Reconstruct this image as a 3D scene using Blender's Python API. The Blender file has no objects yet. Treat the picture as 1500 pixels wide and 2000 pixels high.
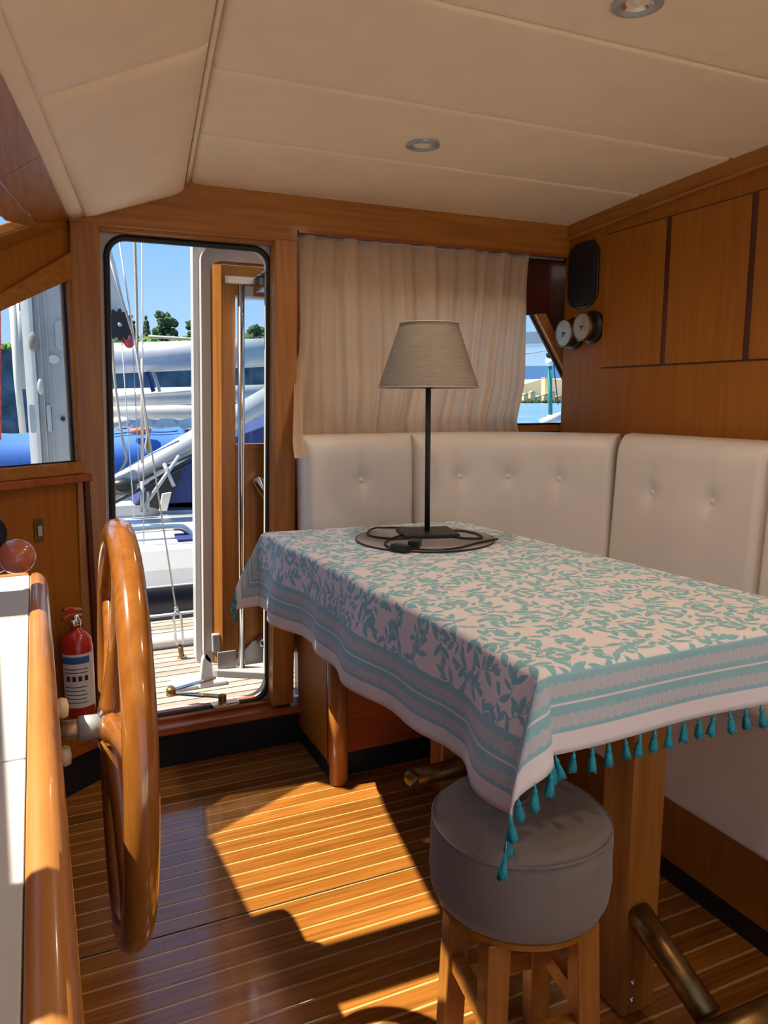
import bpy, bmesh, math, random
from mathutils import Vector, Matrix, noise
random.seed(7)
V = Vector
sc = bpy.context.scene
COL = sc.collection
# ---------------------------------------------------------------- camera
F = 1500.0; CAM = V((0, 0, 1.27))
pitch = math.atan(222 / F); yaw = math.atan(686 / math.hypot(F, 222))
FW = V((math.sin(yaw) * math.cos(pitch), math.cos(yaw) * math.cos(pitch), -math.sin(pitch)))
RT = V((math.cos(yaw), -math.sin(yaw), 0)); UP = RT.cross(FW)
cam = bpy.data.cameras.new('camera'); co = bpy.data.objects.new('camera', cam); COL.objects.link(co)
cam.sensor_fit = 'VERTICAL'; cam.sensor_height = 36; cam.lens = F / 2000 * 36; cam.clip_start = .02; cam.clip_end = 3000
co.matrix_world = Matrix(((RT.x, UP.x, -FW.x, CAM.x), (RT.y, UP.y, -FW.y, CAM.y), (RT.z, UP.z, -FW.z, CAM.z), (0, 0, 0, 1)))
sc.camera = co
def at(x, y, Y):          # point of the place at depth Y
    d = FW * F + RT * (x - 750) - UP * (y - 1000)
    return CAM + d * ((Y - CAM.y) / d.y)
# ---------------------------------------------------------------- world, sun, exposure
vs = sc.view_settings
vs.view_transform = 'Standard'; vs.look = 'None'; vs.gamma = 1; vs.use_curve_mapping = False; vs.exposure = 1.62
SKY = 0.38; SUN = 3.8
w = bpy.data.worlds.new('sky'); sc.world = w; w.use_nodes = True
nt = w.node_tree; nt.nodes.clear()
tc = nt.nodes.new('ShaderNodeTexCoord'); sp = nt.nodes.new('ShaderNodeSeparateXYZ'); rp = nt.nodes.new('ShaderNodeValToRGB')
bg = nt.nodes.new('ShaderNodeBackground'); wo = nt.nodes.new('ShaderNodeOutputWorld')
nt.links.new(tc.outputs['Generated'], sp.inputs[0]); nt.links.new(sp.outputs['Z'], rp.inputs[0])
nt.links.new(rp.outputs[0], bg.inputs[0]); nt.links.new(bg.outputs[0], wo.inputs[0])
e = rp.color_ramp.elements
e[0].position = 0.0; e[0].color = (.50, .70, .95, 1); e[1].position = 1.0; e[1].color = (.24, .46, .88, 1)
m_ = e.new(.22); m_.color = (.21, .48, .90, 1)
bg.inputs[1].default_value = SKY
LDIR = V((.570, -.068, -1.0)).normalized()
sl = bpy.data.lights.new('sun', 'SUN'); sl.energy = SUN; sl.angle = math.radians(.53); sl.color = (1, .91, .78)
so = bpy.data.objects.new('sun', sl); COL.objects.link(so); so.rotation_euler = LDIR.to_track_quat('-Z', 'Y').to_euler(); so.location = (-20, 2.5, 40)
# ---------------------------------------------------------------- materials
class NT:
    def __init__(s, name):
        s.mat = bpy.data.materials.new(name); s.mat.use_nodes = True; s.t = s.mat.node_tree
        s.b = s.t.nodes['Principled BSDF']; s.out = s.t.nodes['Material Output']
    def n(s, typ, **kw):
        nd = s.t.nodes.new(typ)
        for k, v in kw.items(): setattr(nd, k, v)
        return nd
    def l(s, a, b): s.t.links.new(a, b)
    def setin(s, sock, v):
        if isinstance(v, bpy.types.NodeSocket): s.l(v, sock)
        else: sock.default_value = v
    def m(s, op, a, b=None, c=None):
        nd = s.n('ShaderNodeMath', operation=op)
        for i, v in enumerate((a, b, c)):
            if v is not None: s.setin(nd.inputs[i], v)
        return nd.outputs[0]
    def mix(s, f, a, b):
        nd = s.n('ShaderNodeMix', data_type='RGBA')
        s.setin(nd.inputs[0], f)
        for k, v in ((6, a), (7, b)):
            s.setin(nd.inputs[k], v if isinstance(v, bpy.types.NodeSocket) else (*v, 1))
        return nd.outputs[2]
    def ramp(s, f, stops):
        nd = s.n('ShaderNodeValToRGB'); s.l(f, nd.inputs[0]); el = nd.color_ramp.elements
        while len(el) < len(stops): el.new(.5)
        for q, (p, c) in zip(el, stops): q.position = p; q.color = (*c, 1)
        return nd.outputs[0]
    def bump(s, h, strength, dist):
        nd = s.n('ShaderNodeBump'); nd.inputs['Strength'].default_value = strength; nd.inputs['Distance'].default_value = dist
        s.l(h, nd.inputs['Height']); s.l(nd.outputs[0], s.b.inputs['Normal'])
def pset(n, rough=.5, metal=0, coat=0, spec=.5, sheen=0):
    n.b.inputs['Roughness'].default_value = rough; n.b.inputs['Metallic'].default_value = metal
    n.b.inputs['Coat Weight'].default_value = coat; n.b.inputs['Coat Roughness'].default_value = .1
    n.b.inputs['Specular IOR Level'].default_value = spec; n.b.inputs['Sheen Weight'].default_value = sheen
def noisy(n, scale, detail=4, sc3=(1, 1, 1), rand=False, coord='Object'):
    t = n.n('ShaderNodeTexCoord'); mp = n.n('ShaderNodeMapping'); n.l(t.outputs[coord], mp.inputs[0]); mp.inputs['Scale'].default_value = sc3
    if rand:
        oi = n.n('ShaderNodeObjectInfo'); cx = n.n('ShaderNodeCombineXYZ')
        r = n.m('MULTIPLY', oi.outputs['Random'], 37.0)
        for i in range(3): n.l(r, cx.inputs[i])
        n.l(cx.outputs[0], mp.inputs['Location'])
    ns = n.n('ShaderNodeTexNoise'); ns.inputs['Scale'].default_value = scale; ns.inputs['Detail'].default_value = detail
    n.l(mp.outputs[0], ns.inputs[0]); return ns.outputs[0]
def wood(name, dark, light, axis, rough=.38, coat=.12, rand=False, fine=1.0):
    n = NT(name); s3 = [22, 22, 22]; s3[axis] = 1.0
    g = noisy(n, 3.0 * fine, 6, s3, rand); s4 = [5, 5, 5]; s4[axis] = .5
    g2 = noisy(n, 1.2, 3, s4, rand)
    v = n.m('MULTIPLY_ADD', g, .65, n.m('MULTIPLY', g2, .35))
    c = n.ramp(v, [(.33, dark), (.66, light)])
    if rand:
        oi = n.n('ShaderNodeObjectInfo'); hs = n.n('ShaderNodeHueSaturation'); n.l(c, hs.inputs['Color'])
        n.l(n.m('MULTIPLY_ADD', oi.outputs['Random'], .5, .75), hs.inputs['Value']); c = hs.outputs[0]
    n.l(c, n.b.inputs['Base Color']); pset(n, rough, coat=coat, spec=.35); n.bump(g, .06, .002)
    return n.mat
def plain(name, c, rough=.5, metal=0, coat=0, var=.08, scale=8, bump=0, bscale=200, sheen=0, spec=.5):
    n = NT(name); g = noisy(n, scale, 3)
    d = tuple(x * (1 - var) for x in c); l = tuple(min(1, x * (1 + var)) for x in c)
    n.l(n.ramp(g, [(.3, d), (.7, l)]), n.b.inputs['Base Color']); pset(n, rough, metal, coat, spec, sheen)
    if bump: n.bump(noisy(n, bscale, 2), bump, .002)
    return n.mat
M = {}
TD, TL = (.27, .094, .011), (.44, .172, .026)
M['wood_z'] = wood('varnished_teak_upright', TD, TL, 2)
M['wood_x'] = wood('varnished_teak_lengthwise', TD, TL, 0)
M['wood_y'] = wood('varnished_teak_athwart', TD, TL, 1)
M['panel'] = wood('satin_teak_veneer', (.30, .094, .003), (.39, .134, .005), 2, .5, .04)
M['wood_red'] = wood('reddish_varnished_wood', (.26, .055, .008), (.42, .10, .016), 0, .35, .2)
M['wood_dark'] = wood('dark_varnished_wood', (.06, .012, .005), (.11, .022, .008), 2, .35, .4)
M['plank'] = wood('teak_floor_plank', (.19, .058, .008), (.40, .150, .024), 0, .2, .55, True, 1.6)
M['holly'] = plain('pale_holly_strip', (.52, .33, .12), .22, coat=.6, scale=30)
M['wheelwood'] = wood('glossy_wheel_teak', (.21, .066, .011), (.34, .118, .020), 2, .15, .8)
M['railwood'] = wood('worn_rail_lit_frame_teak', (.34, .125, .028), (.52, .22, .06), 1, .3, .4)
M['vinyl'] = plain('cream_headliner_vinyl', (.92, .76, .57), .55, var=.03, bump=.05, bscale=700)
M['uph'] = plain('white_leatherette', (.78, .71, .64), .45, var=.03, bump=.08, bscale=500)
M['white'] = plain('white_gelcoat', (.56, .56, .54), .25, coat=.3, var=.03)
M['offwhite'] = plain('console_white_laminate', (.56, .56, .52), .45, var=.04, scale=3)
M['pinkwhite'] = plain('shade_toned_white', (.46, .41, .37), .5, var=.05)  # shade of the white door rim put into the colour; elsewhere plain grey
M['black'] = plain('black_plastic', (.012, .012, .012), .4)
M['kick'] = plain('black_toe_kick', (.008, .008, .009), .6)
M['rubber'] = plain('black_rubber_gasket', (.010, .010, .010), .55)
M['steel'] = plain('polished_stainless', (.62, .62, .60), .16, 1.0, var=.05)
M['alu'] = plain('anodised_aluminium', (.40, .41, .42), .4, .25, var=.05)
M['brushed'] = plain('brushed_brass_face', (.50, .44, .34), .4, .7, var=.15, scale=40)
M['bronze'] = plain('aged_bronze', (.22, .13, .04), .35, .85, var=.35, scale=25)
M['rust'] = plain('rusty_shaft_steel', (.40, .28, .18), .45, .6, var=.6, scale=60)
M['red'] = plain('red_enamel', (.50, .025, .012), .25, coat=.4)
M['orange'] = plain('orange_red_ball', (.55, .16, .09), .22, coat=.6)
M['label'] = plain('white_paper_label', (.70, .68, .64), .5)
M['blue'] = plain('printed_blue', (.02, .12, .35), .5)
M['ink'] = plain('printed_black', (.02, .02, .02), .5)
M['cream'] = plain('cream_knob', (.75, .62, .38), .35)
M['stool'] = plain('grey_canvas_cover', (.205, .178, .152), .85, var=.08, bump=.35, bscale=500, sheen=.2)
M['blackmetal'] = plain('black_powder_coat', (.015, .016, .016), .45)
M['teal'] = plain('teal_thread', (.02, .36, .46), .7, var=.3, scale=300, bump=.4, bscale=900)
M['mat'] = plain('woven_grey_placemat', (.40, .36, .34), .8, var=.12, scale=300, bump=.4, bscale=300)
M['deckteak'] = wood('bleached_deck_teak', (.30, .235, .18), (.44, .36, .29), 0, .7, 0, True)
M['cockpit'] = plain('warm_bounce_sole', (.88, .70, .48), .6)  # for the added cockpit sole that bounces warm daylight
M['deckwhite'] = plain('white_deck_seam', (.52, .50, .46), .6)
M['bluecanvas'] = plain('bright_blue_canvas', (.035, .14, .46), .7, var=.12, scale=2)
M['navy'] = plain('navy_canvas', (.015, .03, .14), .7, var=.1)
M['darkglass'] = plain('dark_tinted_window', (.015, .018, .028), .1)
M['sail'] = plain('furled_sail_cloth', (.60, .55, .48), .8, var=.12, scale=5)
M['rope'] = plain('beige_rope', (.42, .36, .28), .8, var=.15, scale=150)
M['greyrope'] = plain('grey_wire', (.42, .42, .42), .5, .3)
M['greyboat'] = plain('grey_hull_paint', (.40, .42, .45), .4)
M['tree'] = plain('dark_pine_foliage', (.030, .060, .022), .9, var=.6, scale=1.5, bump=.5, bscale=3)
M['bush'] = plain('light_green_bush', (.14, .22, .035), .9, var=.5, scale=1.5, bump=.5, bscale=3)
M['trunk'] = plain('tree_bark', (.10, .07, .05), .9)
M['quay'] = plain('dark_stone_quay', (.055, .085, .11), .9, var=.6, scale=1.3, bump=.6, bscale=3)
M['hill'] = plain('dry_hillside', (.85, .66, .40), .9, var=.2, scale=.02)
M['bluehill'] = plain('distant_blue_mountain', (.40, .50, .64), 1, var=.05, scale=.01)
M['sandwall'] = plain('sand_coloured_stucco', (.72, .55, .30), .9)
M['terra'] = plain('terracotta_roof', (.60, .30, .12), .9)
M['greenpost'] = plain('green_painted_post', (.03, .25, .20), .5)
M['globe'] = plain('white_lamp_globe', (.8, .8, .76), .3)
M['redrope'] = plain('red_flecked_rope', (.50, .06, .06), .8, var=.5, scale=60)
M['lens'] = plain('lamp_reflector', (.75, .72, .66), .15, .9)
def water_mat():
    n = NT('harbour_water'); g = noisy(n, .35, 6); n.l(n.ramp(g, [(.35, (.07, .17, .34)), (.65, (.16, .30, .48))]), n.b.inputs['Base Color'])
    pset(n, .25); n.bump(noisy(n, 1.2, 5), .6, .3); return n.mat
M['water'] = water_mat()
def glass_mat(name, refl=.06, tint=(.96, .98, .97)):
    n = NT(name); t = n.n('ShaderNodeBsdfTransparent'); t.inputs[0].default_value = (*tint, 1)
    g = n.n('ShaderNodeBsdfGlossy'); g.inputs['Roughness'].default_value = .02
    fr = n.n('ShaderNodeFresnel'); fr.inputs[0].default_value = 1.35
    mx = n.n('ShaderNodeMixShader'); n.l(n.m('MULTIPLY', fr.outputs[0], .8), mx.inputs[0]); n.l(t.outputs[0], mx.inputs[1]); n.l(g.outputs[0], mx.inputs[2])
    n.l(mx.outputs[0], n.out.inputs[0]); return n.mat
M['glass'] = glass_mat('clear_window_glass')
def fabric_trans(name, c, tr, wv):
    n = NT(name); t = n.n('ShaderNodeTexCoord')
    g1 = noisy(n, 3, 3, (160, 160, 6)); g2 = noisy(n, 3, 3, (6, 6, 160))
    v = n.m('MULTIPLY', n.m('ADD', g1, g2), .5)
    col = n.ramp(v, [(.35, tuple(x * (1 - wv) for x in c)), (.65, tuple(min(1, x * (1 + wv)) for x in c))])
    d = n.n('ShaderNodeBsdfDiffuse'); tl = n.n('ShaderNodeBsdfTranslucent'); mx = n.n('ShaderNodeMixShader'); mx.inputs[0].default_value = tr
    n.l(col, d.inputs[0]); n.l(col, tl.inputs[0]); n.l(d.outputs[0], mx.inputs[1]); n.l(tl.outputs[0], mx.inputs[2]); n.l(mx.outputs[0], n.out.inputs[0])
    bp = n.n('ShaderNodeBump'); bp.inputs['Strength'].default_value = .25; bp.inputs['Distance'].default_value = .001; n.l(v, bp.inputs['Height']); n.l(bp.outputs[0], d.inputs['Normal'])
    return n.mat
M['curtain'] = fabric_trans('beige_linen_curtain', (.86, .63, .43), .50, .06)
M['shade'] = fabric_trans('grey_linen_lampshade', (.46, .40, .32), .25, .18)
# printed table cloth: leaf sprigs and striped border in cloth coordinates (metres)
CU, CV = 1.19, 1.69
def cloth_mat():
    n = NT('leaf_printed_cotton'); uv = n.n('ShaderNodeUVMap'); sx = n.n('ShaderNodeSeparateXYZ'); n.l(uv.outputs[0], sx.inputs[0])
    u, v = sx.outputs[0], sx.outputs[1]
    dist = noisy(n, 40, 2, coord='UV')
    best = None
    for layer, (scl, ox, oy) in enumerate(((12.0, 0, 0), (12.0, .042, .039))):
        cx = n.n('ShaderNodeCombineXYZ'); n.l(n.m('ADD', u, ox + layer * 3), cx.inputs[0]); n.l(n.m('ADD', v, oy), cx.inputs[1])
        vo = n.n('ShaderNodeTexVoronoi', voronoi_dimensions='2D'); vo.inputs['Scale'].default_value = scl; vo.inputs['Randomness'].default_value = .55
        n.l(cx.outputs[0], vo.inputs['Vector'])
        sub = n.n('ShaderNodeVectorMath', operation='SUBTRACT'); n.l(cx.outputs[0], sub.inputs[0]); n.l(vo.outputs['Position'], sub.inputs[1])
        s2 = n.n('ShaderNodeSeparateXYZ'); n.l(sub.outputs[0], s2.inputs[0]); sc_ = n.n('ShaderNodeSeparateColor'); n.l(vo.outputs['Color'], sc_.inputs[0])
        ang = n.m('MULTIPLY', sc_.outputs[0], 6.283); ca, sa = n.m('COSINE', ang), n.m('SINE', ang)
        px = n.m('ADD', n.m('MULTIPLY', s2.outputs[0], ca), n.m('MULTIPLY', s2.outputs[1], sa))
        py = n.m('SUBTRACT', n.m('MULTIPLY', s2.outputs[1], ca), n.m('MULTIPLY', s2.outputs[0], sa))
        py = n.m('ADD', py, n.m('MULTIPLY', n.m('MULTIPLY', px, px), 3.0))
        for bx, by, th, L, wd in ((-.048, 0, 0, .096, .0018), (.018, 0, .15, .042, .0085), (-.005, 0, .85, .040, .0085), (-.010, 0, -.80, .042, .009),
                                  (-.030, 0, 2.3, .034, .0075), (-.034, 0, -2.2, .036, .0085), (.012, .002, .55, .030, .006), (-.022, 0, 1.2, .03, .006)):
            bx, by, L, wd = bx * .86, by * .86, L * .9, wd * .76
            c, s = math.cos(th), math.sin(th)
            qx = n.m('SUBTRACT', n.m('ADD', n.m('MULTIPLY', px, c / L), n.m('MULTIPLY', py, s / L)), (bx * c + by * s) / L)
            qy = n.m('ABSOLUTE', n.m('SUBTRACT', n.m('SUBTRACT', n.m('MULTIPLY', py, c), n.m('MULTIPLY', px, s)), by * c - bx * s))
            val = n.m('SUBTRACT', n.m('MULTIPLY', n.m('MULTIPLY', qx, n.m('SUBTRACT', 1.0, qx)), 4 * wd), qy)
            best = val if best is None else n.m('MAXIMUM', best, val)
    best = n.m('ADD', best, n.m('MULTIPLY', n.m('SUBTRACT', dist, .5), .004))
    leaf = n.m('MULTIPLY', n.m('GREATER_THAN', best, 0.0), .92)
    du = n.m('MINIMUM', u, n.m('SUBTRACT', CU, u)); dv = n.m('MINIMUM', v, n.m('SUBTRACT', CV, v))
    d = n.m('MINIMUM', du, dv); isu = n.m('LESS_THAN', du, dv)
    along = n.m('ADD', n.m('MULTIPLY', isu, v), n.m('MULTIPLY', n.m('SUBTRACT', 1.0, isu), u))
    tri = n.m('PINGPONG', along, .009); zz = n.m('MULTIPLY', tri, .5)
    hatch = n.m('LESS_THAN', n.m('PINGPONG', along, .0016), .0009)
    white = (.90, .85, .87); tealc = (.15, .40, .48); pale = (.42, .56, .62)
    teal_v = n.mix(dist, (.17, .52, .59), (.27, .62, .68))
    col = n.mix(leaf, white, teal_v)
    def band(lo, hi, ind):   # 1 inside lo..hi
        return n.m('MULTIPLY', n.m('GREATER_THAN', ind, lo), n.m('LESS_THAN', ind, hi))
    dz = n.m('ADD', d, zz)
    col = n.mix(band(.034, .128, d), col, n.mix(.85, white, teal_v))
    inner = n.mix(n.m('MULTIPLY', hatch, .7), (.70, .68, .72), pale)
    col = n.mix(band(.044, .064, dz), col, inner)
    col = n.mix(band(.0775, .0815, d), col, white)
    col = n.mix(band(.094, .116, dz), col, inner)
    col = n.mix(n.m('LESS_THAN', d, .034), col, white)
    n.l(col, n.b.inputs['Base Color']); pset(n, .8, sheen=.15)
    n.bump(noisy(n, 900, 1, coord='UV'), .15, .001)
    return n.mat
M['cloth'] = cloth_mat()
# ---------------------------------------------------------------- helpers
def tag(o, label=None, cat=None, group=None, kind=None):
    if label: o['label'] = label
    if cat: o['category'] = cat
    if group: o['group'] = group
    if kind: o['kind'] = kind
    return o
def thing(name, loc, label, cat, group=None, kind=None):
    o = bpy.data.objects.new(name, None); COL.objects.link(o); o.location = loc; o.empty_display_size = .05
    return tag(o, label, cat, group, kind)
def wloc(o):
    l = V(o.location)
    while o.parent: o = o.parent; l = l + V(o.location)
    return l
def obj(name, bm, mat, parent=None, smooth=False, bevel=0, seg=2, local=None):
    me = bpy.data.meshes.new(name); bmesh.ops.recalc_face_normals(bm, faces=bm.faces); bm.to_mesh(me); bm.free()
    me.materials.append(M[mat] if isinstance(mat, str) else mat)
    if smooth:
        for p in me.polygons: p.use_smooth = True
    o = bpy.data.objects.new(name, me); COL.objects.link(o)
    if parent: o.parent = parent
    tgt = V(local) if local is not None else V((0, 0, 0))
    o.location = tgt - (wloc(parent) if parent else V((0, 0, 0)))
    if bevel:
        b = o.modifiers.new('bevel', 'BEVEL'); b.width = bevel; b.segments = seg; b.limit_method = 'ANGLE'; b.angle_limit = math.radians(40)
    return o
def copy(o, parent, loc, rot=None):
    c = o.copy(); COL.objects.link(c); c.parent = parent
    c.location = V(loc) - (wloc(parent) if parent else V((0, 0, 0)))
    if rot is not None: c.rotation_euler = rot
    return c
def BM(): return bmesh.new()
def box(bm, x0, x1, y0, y1, z0, z1, sh=0.0, zr=1.8):
    vs_ = [bm.verts.new((x + sh * (z - zr), y, z)) for z in (z0, z1) for x, y in ((x0, y0), (x1, y0), (x1, y1), (x0, y1))]
    for f in ((0, 3, 2, 1), (4, 5, 6, 7), (0, 1, 5, 4), (1, 2, 6, 5), (2, 3, 7, 6), (3, 0, 4, 7)): bm.faces.new([vs_[i] for i in f])
    return bm
def B(name, x0, x1, y0, y1, z0, z1, mat, parent=None, bevel=0, sh=0.0):
    return obj(name, box(BM(), x0, x1, y0, y1, z0, z1, sh), mat, parent, bevel=bevel)
def prism(bm, pts, vec):
    vec = V(vec); a = [bm.verts.new(p) for p in pts]; b = [bm.verts.new(V(p) + vec) for p in pts]
    bm.faces.new(a); bm.faces.new(b[::-1]); k = len(pts)
    for i in range(k): bm.faces.new((a[i], b[i], b[(i + 1) % k], a[(i + 1) % k]))
    return bm
def P(name, pts, vec, mat, parent=None, bevel=0): return obj(name, prism(BM(), pts, vec), mat, parent, bevel=bevel)
def ring(bm, inner, outer, vec):
    vec = V(vec); k = len(inner)
    A = [bm.verts.new(p) for p in inner]; Bq = [bm.verts.new(p) for p in outer]
    C_ = [bm.verts.new(V(p) + vec) for p in inner]; D = [bm.verts.new(V(p) + vec) for p in outer]
    for i in range(k):
        j = (i + 1) % k
        bm.faces.new((A[i], A[j], Bq[j], Bq[i])); bm.faces.new((C_[i], D[i], D[j], C_[j]))
        bm.faces.new((A[i], C_[i], C_[j], A[j])); bm.faces.new((Bq[i], Bq[j], D[j], D[i]))
    return bm
def tube(bm, pts, r, n=10, closed=False, caps=True, flat=None):
    pts = [V(p) for p in pts]; k = len(pts); rs = r if isinstance(r, (list, tuple)) else [r] * k
    prev = None; loops = []
    for i, p in enumerate(pts):
        t = (pts[(i + 1) % k] - pts[i - 1]) if closed else (pts[min(i + 1, k - 1)] - pts[max(i - 1, 0)])
        t.normalize()
        if prev is None:
            a = t.orthogonal().normalized()
        else:
            a = prev - t * prev.dot(t)
            a = a.normalized() if a.length > 1e-6 else t.orthogonal().normalized()
        prev = a; b = t.cross(a)
        loops.append([bm.verts.new(p + (a * math.cos(q) + b * math.sin(q)) * rs[i]) for q in [2 * math.pi * j / n for j in range(n)]])
    for i in range(k if closed else k - 1):
        A, Bq = loops[i], loops[(i + 1) % k]
        off = 0
        if closed and i == k - 1:
            off = min(range(n), key=lambda o_: (A[0].co - Bq[o_].co).length)
        for j in range(n): bm.faces.new((A[j], A[(j + 1) % n], Bq[(j + 1 + off) % n], Bq[(j + off) % n]))
    if caps and not closed: bm.faces.new(loops[0][::-1]); bm.faces.new(loops[-1])
    return bm
def T(name, pts, r, mat, parent=None, n=10, closed=False): return obj(name, tube(BM(), pts, r, n, closed), mat, parent, smooth=True)
def lathe(bm, prof, o, ax=(0, 0, 1), n=24):
    ax = V(ax).normalized(); a = ax.orthogonal().normalized(); b = ax.cross(a); o = V(o); loops = []
    for r, h in prof:
        if r < 1e-6: loops.append([bm.verts.new(o + ax * h)])
        else: loops.append([bm.verts.new(o + ax * h + (a * math.cos(q) + b * math.sin(q)) * r) for q in [2 * math.pi * j / n for j in range(n)]])
    for A, Bq in zip(loops, loops[1:]):
        for j in range(n):
            k = (j + 1) % n
            if len(A) == 1 and len(Bq) == 1: continue
            if len(A) == 1: bm.faces.new((A[0], Bq[j], Bq[k]))
            elif len(Bq) == 1: bm.faces.new((A[j], A[k], Bq[0]))
            else: bm.faces.new((A[j], A[k], Bq[k], Bq[j]))
    return bm
def Lz(name, prof, o, mat, parent=None, ax=(0, 0, 1), n=24, smooth=True): return obj(name, lathe(BM(), prof, o, ax, n), mat, parent, smooth=smooth)
def smooth_path(pts, sub=6, closed=False):
    pts = [V(p) for p in pts]; out = []; k = len(pts)
    rng = range(k if closed else k - 1)
    for i in rng:
        p0 = pts[(i - 1) % k] if closed or i > 0 else pts[0]; p1 = pts[i]; p2 = pts[(i + 1) % k]; p3 = pts[(i + 2) % k] if closed or i + 2 < k else pts[-1]
        for s in range(sub):
            t = s / sub
            out.append(.5 * ((2 * p1) + (p2 - p0) * t + (2 * p0 - 5 * p1 + 4 * p2 - p3) * t * t + (3 * p1 - p0 - 3 * p2 + p3) * t ** 3))
    if not closed: out.append(pts[-1])
    return out
def rrect(x0, x1, z0, z1, r, n=8):   # rounded rectangle in (a, b)
    out = []
    for cx, cz, a0 in ((x1 - r, z1 - r, 0), (x0 + r, z1 - r, 90), (x0 + r, z0 + r, 180), (x1 - r, z0 + r, 270)):
        for i in range(n + 1):
            a = math.radians(a0 + 90 * i / n); out.append((cx + r * math.cos(a), cz + r * math.sin(a)))
    return out
def to_rect(pts, x0, x1, z0, z1):    # outer partner of each rounded point on a rectangle; exact corners kept
    out = []; cx, cz = (x0 + x1) / 2, (z0 + z1) / 2; k = len(pts) // 4
    cor = [(x1, z1), (x0, z1), (x0, z0), (x1, z0)]
    for i, (a, b) in enumerate(pts):
        q = i // k; f = (i % k) / (k - 1); X, Z = cor[q]
        if abs(f - .5) < .5 / (k - 1) + 1e-9 and abs(f - .5) < 1e-6: out.append((X, Z))
        elif (f < .5) == (q % 2 == 0): out.append((X, b))
        else: out.append((a, Z))
    return out
def grid(bm, fn, nu, nv, closed_u=False):
    vs_ = [[bm.verts.new(fn(i / nu, j / nv)) for j in range(nv + 1)] for i in range(nu + (0 if closed_u else 1))]
    m = len(vs_)
    for i in range(m if closed_u else m - 1):
        for j in range(nv): bm.faces.new((vs_[i][j], vs_[(i + 1) % m][j], vs_[(i + 1) % m][j + 1], vs_[i][j + 1]))
    return vs_
def blob(bm, c, r, seed, amp=.35, freq=1.0, sub=3, sq=(1, 1, 1)):
    res = bmesh.ops.create_icosphere(bm, subdivisions=sub, radius=1)
    for v in res['verts']:
        p = v.co.copy(); k = 1 + amp * noise.noise(p * freq * 2.2 + V((seed, seed * 1.7, 0))) + amp * .5 * noise.noise(p * freq * 6 + V((seed, 0, seed)))
        v.co = V(c) + V((p.x * sq[0], p.y * sq[1], p.z * sq[2])) * (r * k)
# ================================================================ THE SETTING
W = 2.605; XR = 1.979
def Zc(y): return 1.94 + .07 * (1 - ((y - .5) / 2.105) ** 2)
# ---- floor: teak planks over pale holly strips
fl = thing('floor', (0, 0, 0), 'varnished teak floor planks with thin pale strips between', 'floor', kind='structure')
B('holly_base', -.43, XR, -1.2, W, -.03, -.0012, 'holly', fl)
pl0 = None; PITCH = .0555; y = W - .012; k = 0
while y > -1.18:
    if pl0 is None: pl0 = obj('plank', box(BM(), -1.19, 1.19, -.0245, .0245, -.012, 0), 'plank', fl, bevel=.0008, seg=1, local=(.78, y, 0))
    else: copy(pl0, fl, (.78, y, 0))
    y -= PITCH
B('hatch_joint', -.2, 1.2, 1.7345, 1.7375, -.001, .0004, 'kick', fl)
# ---- ceiling
def SX(y): return .483 + .12 * (y - W)          # seam between roof panels and forward padding
def EX(y): return .16 + .144 * (y - 2.58)       # forward edge of the padding
ce = thing('ceiling', (1, .5, 1.95), 'cream vinyl headliner panels with fine seams', 'ceiling', kind='structure')
bounds = [W, 2.18, 1.80, 1.375, .92, .45, -.1, -.65, -1.15, -1.6]
def ep(t, L, r=.02):                             # rounded upholstered panel edge
    d = min(t, 1 - t) * L; d = min(d, r) / r
    return 1 - math.sqrt(max(0, 1 - (1 - d) ** 2))
for y1, y0 in zip(bounds, bounds[1:]):
    def fn(u, v, y0=y0, y1=y1):
        y_ = y0 + .0015 + (y1 - y0 - .003) * v; x0 = SX(y_) + .014; L = XR - x0
        wv = .0035 * noise.noise(V((u * 2.2, y_ * 2.0, 3.1)))
        return V((x0 + L * u, y_, Zc(y_) + .010 * ep(v, y1 - y0, .012) + .012 * ep(u, L, .015) + wv * (1 - ep(v, y1 - y0, .1))))
    bm = BM(); n_ = 34
    ts = [0, .006, .014, .028] + [.06 + .88 * i / 16 for i in range(17)] + [.972, .986, .994, 1]
    g = [[bm.verts.new(fn(a, b)) for b in ts] for a in ts]
    for i in range(len(ts) - 1):
        for j in range(len(ts) - 1): bm.faces.new((g[i][j], g[i + 1][j], g[i + 1][j + 1], g[i][j + 1]))
    obj('ceiling_panel', bm, 'vinyl', ce, smooth=True)
for y1, y0 in ((W - .012, 1.64), (1.64, .62), (.62, -.45), (-.45, -1.58)):
    def fn(u, v, y0=y0, y1=y1):
        y_ = y0 + .001 + (y1 - y0 - .002) * v; xs, xe = SX(y_), EX(y_); zs, ze = Zc(y_) - .004, 1.828
        e_ = max(ep(u, xs - xe, .05), ep(v, y1 - y0, .035))
        if u > .97: e_ = 1
        x_ = xs + (xe - xs) * u; z_ = zs + (ze - zs) * u
        return V((x_, y_, z_ - .030 * (1 - e_) + (.02 if u == 0 or u >= 1 else 0)))
    us = [0, .02, .05, .09, .14] + [.2 + .6 * i / 10 for i in range(11)] + [.86, .91, .95, .975, 1]
    vs2 = [0, .006, .015, .03, .05] + [.1 + .8 * i / 14 for i in range(15)] + [.95, .97, .985, .994, 1]
    bm = BM(); g = [[bm.verts.new(fn(a, b)) for b in vs2] for a in us]
    for i in range(len(us) - 1):
        for j in range(len(vs2) - 1): bm.faces.new((g[i][j], g[i + 1][j], g[i + 1][j + 1], g[i][j + 1]))
    obj('padded_panel', bm, 'vinyl', ce, smooth=True)
T('piping', [V((SX(y_) + .006, y_, Zc(y_) + .001)) for y_ in [W - .01 - .2 * i for i in range(22)] if y_ > -1.6], .0065, 'vinyl', ce, 8)
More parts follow.
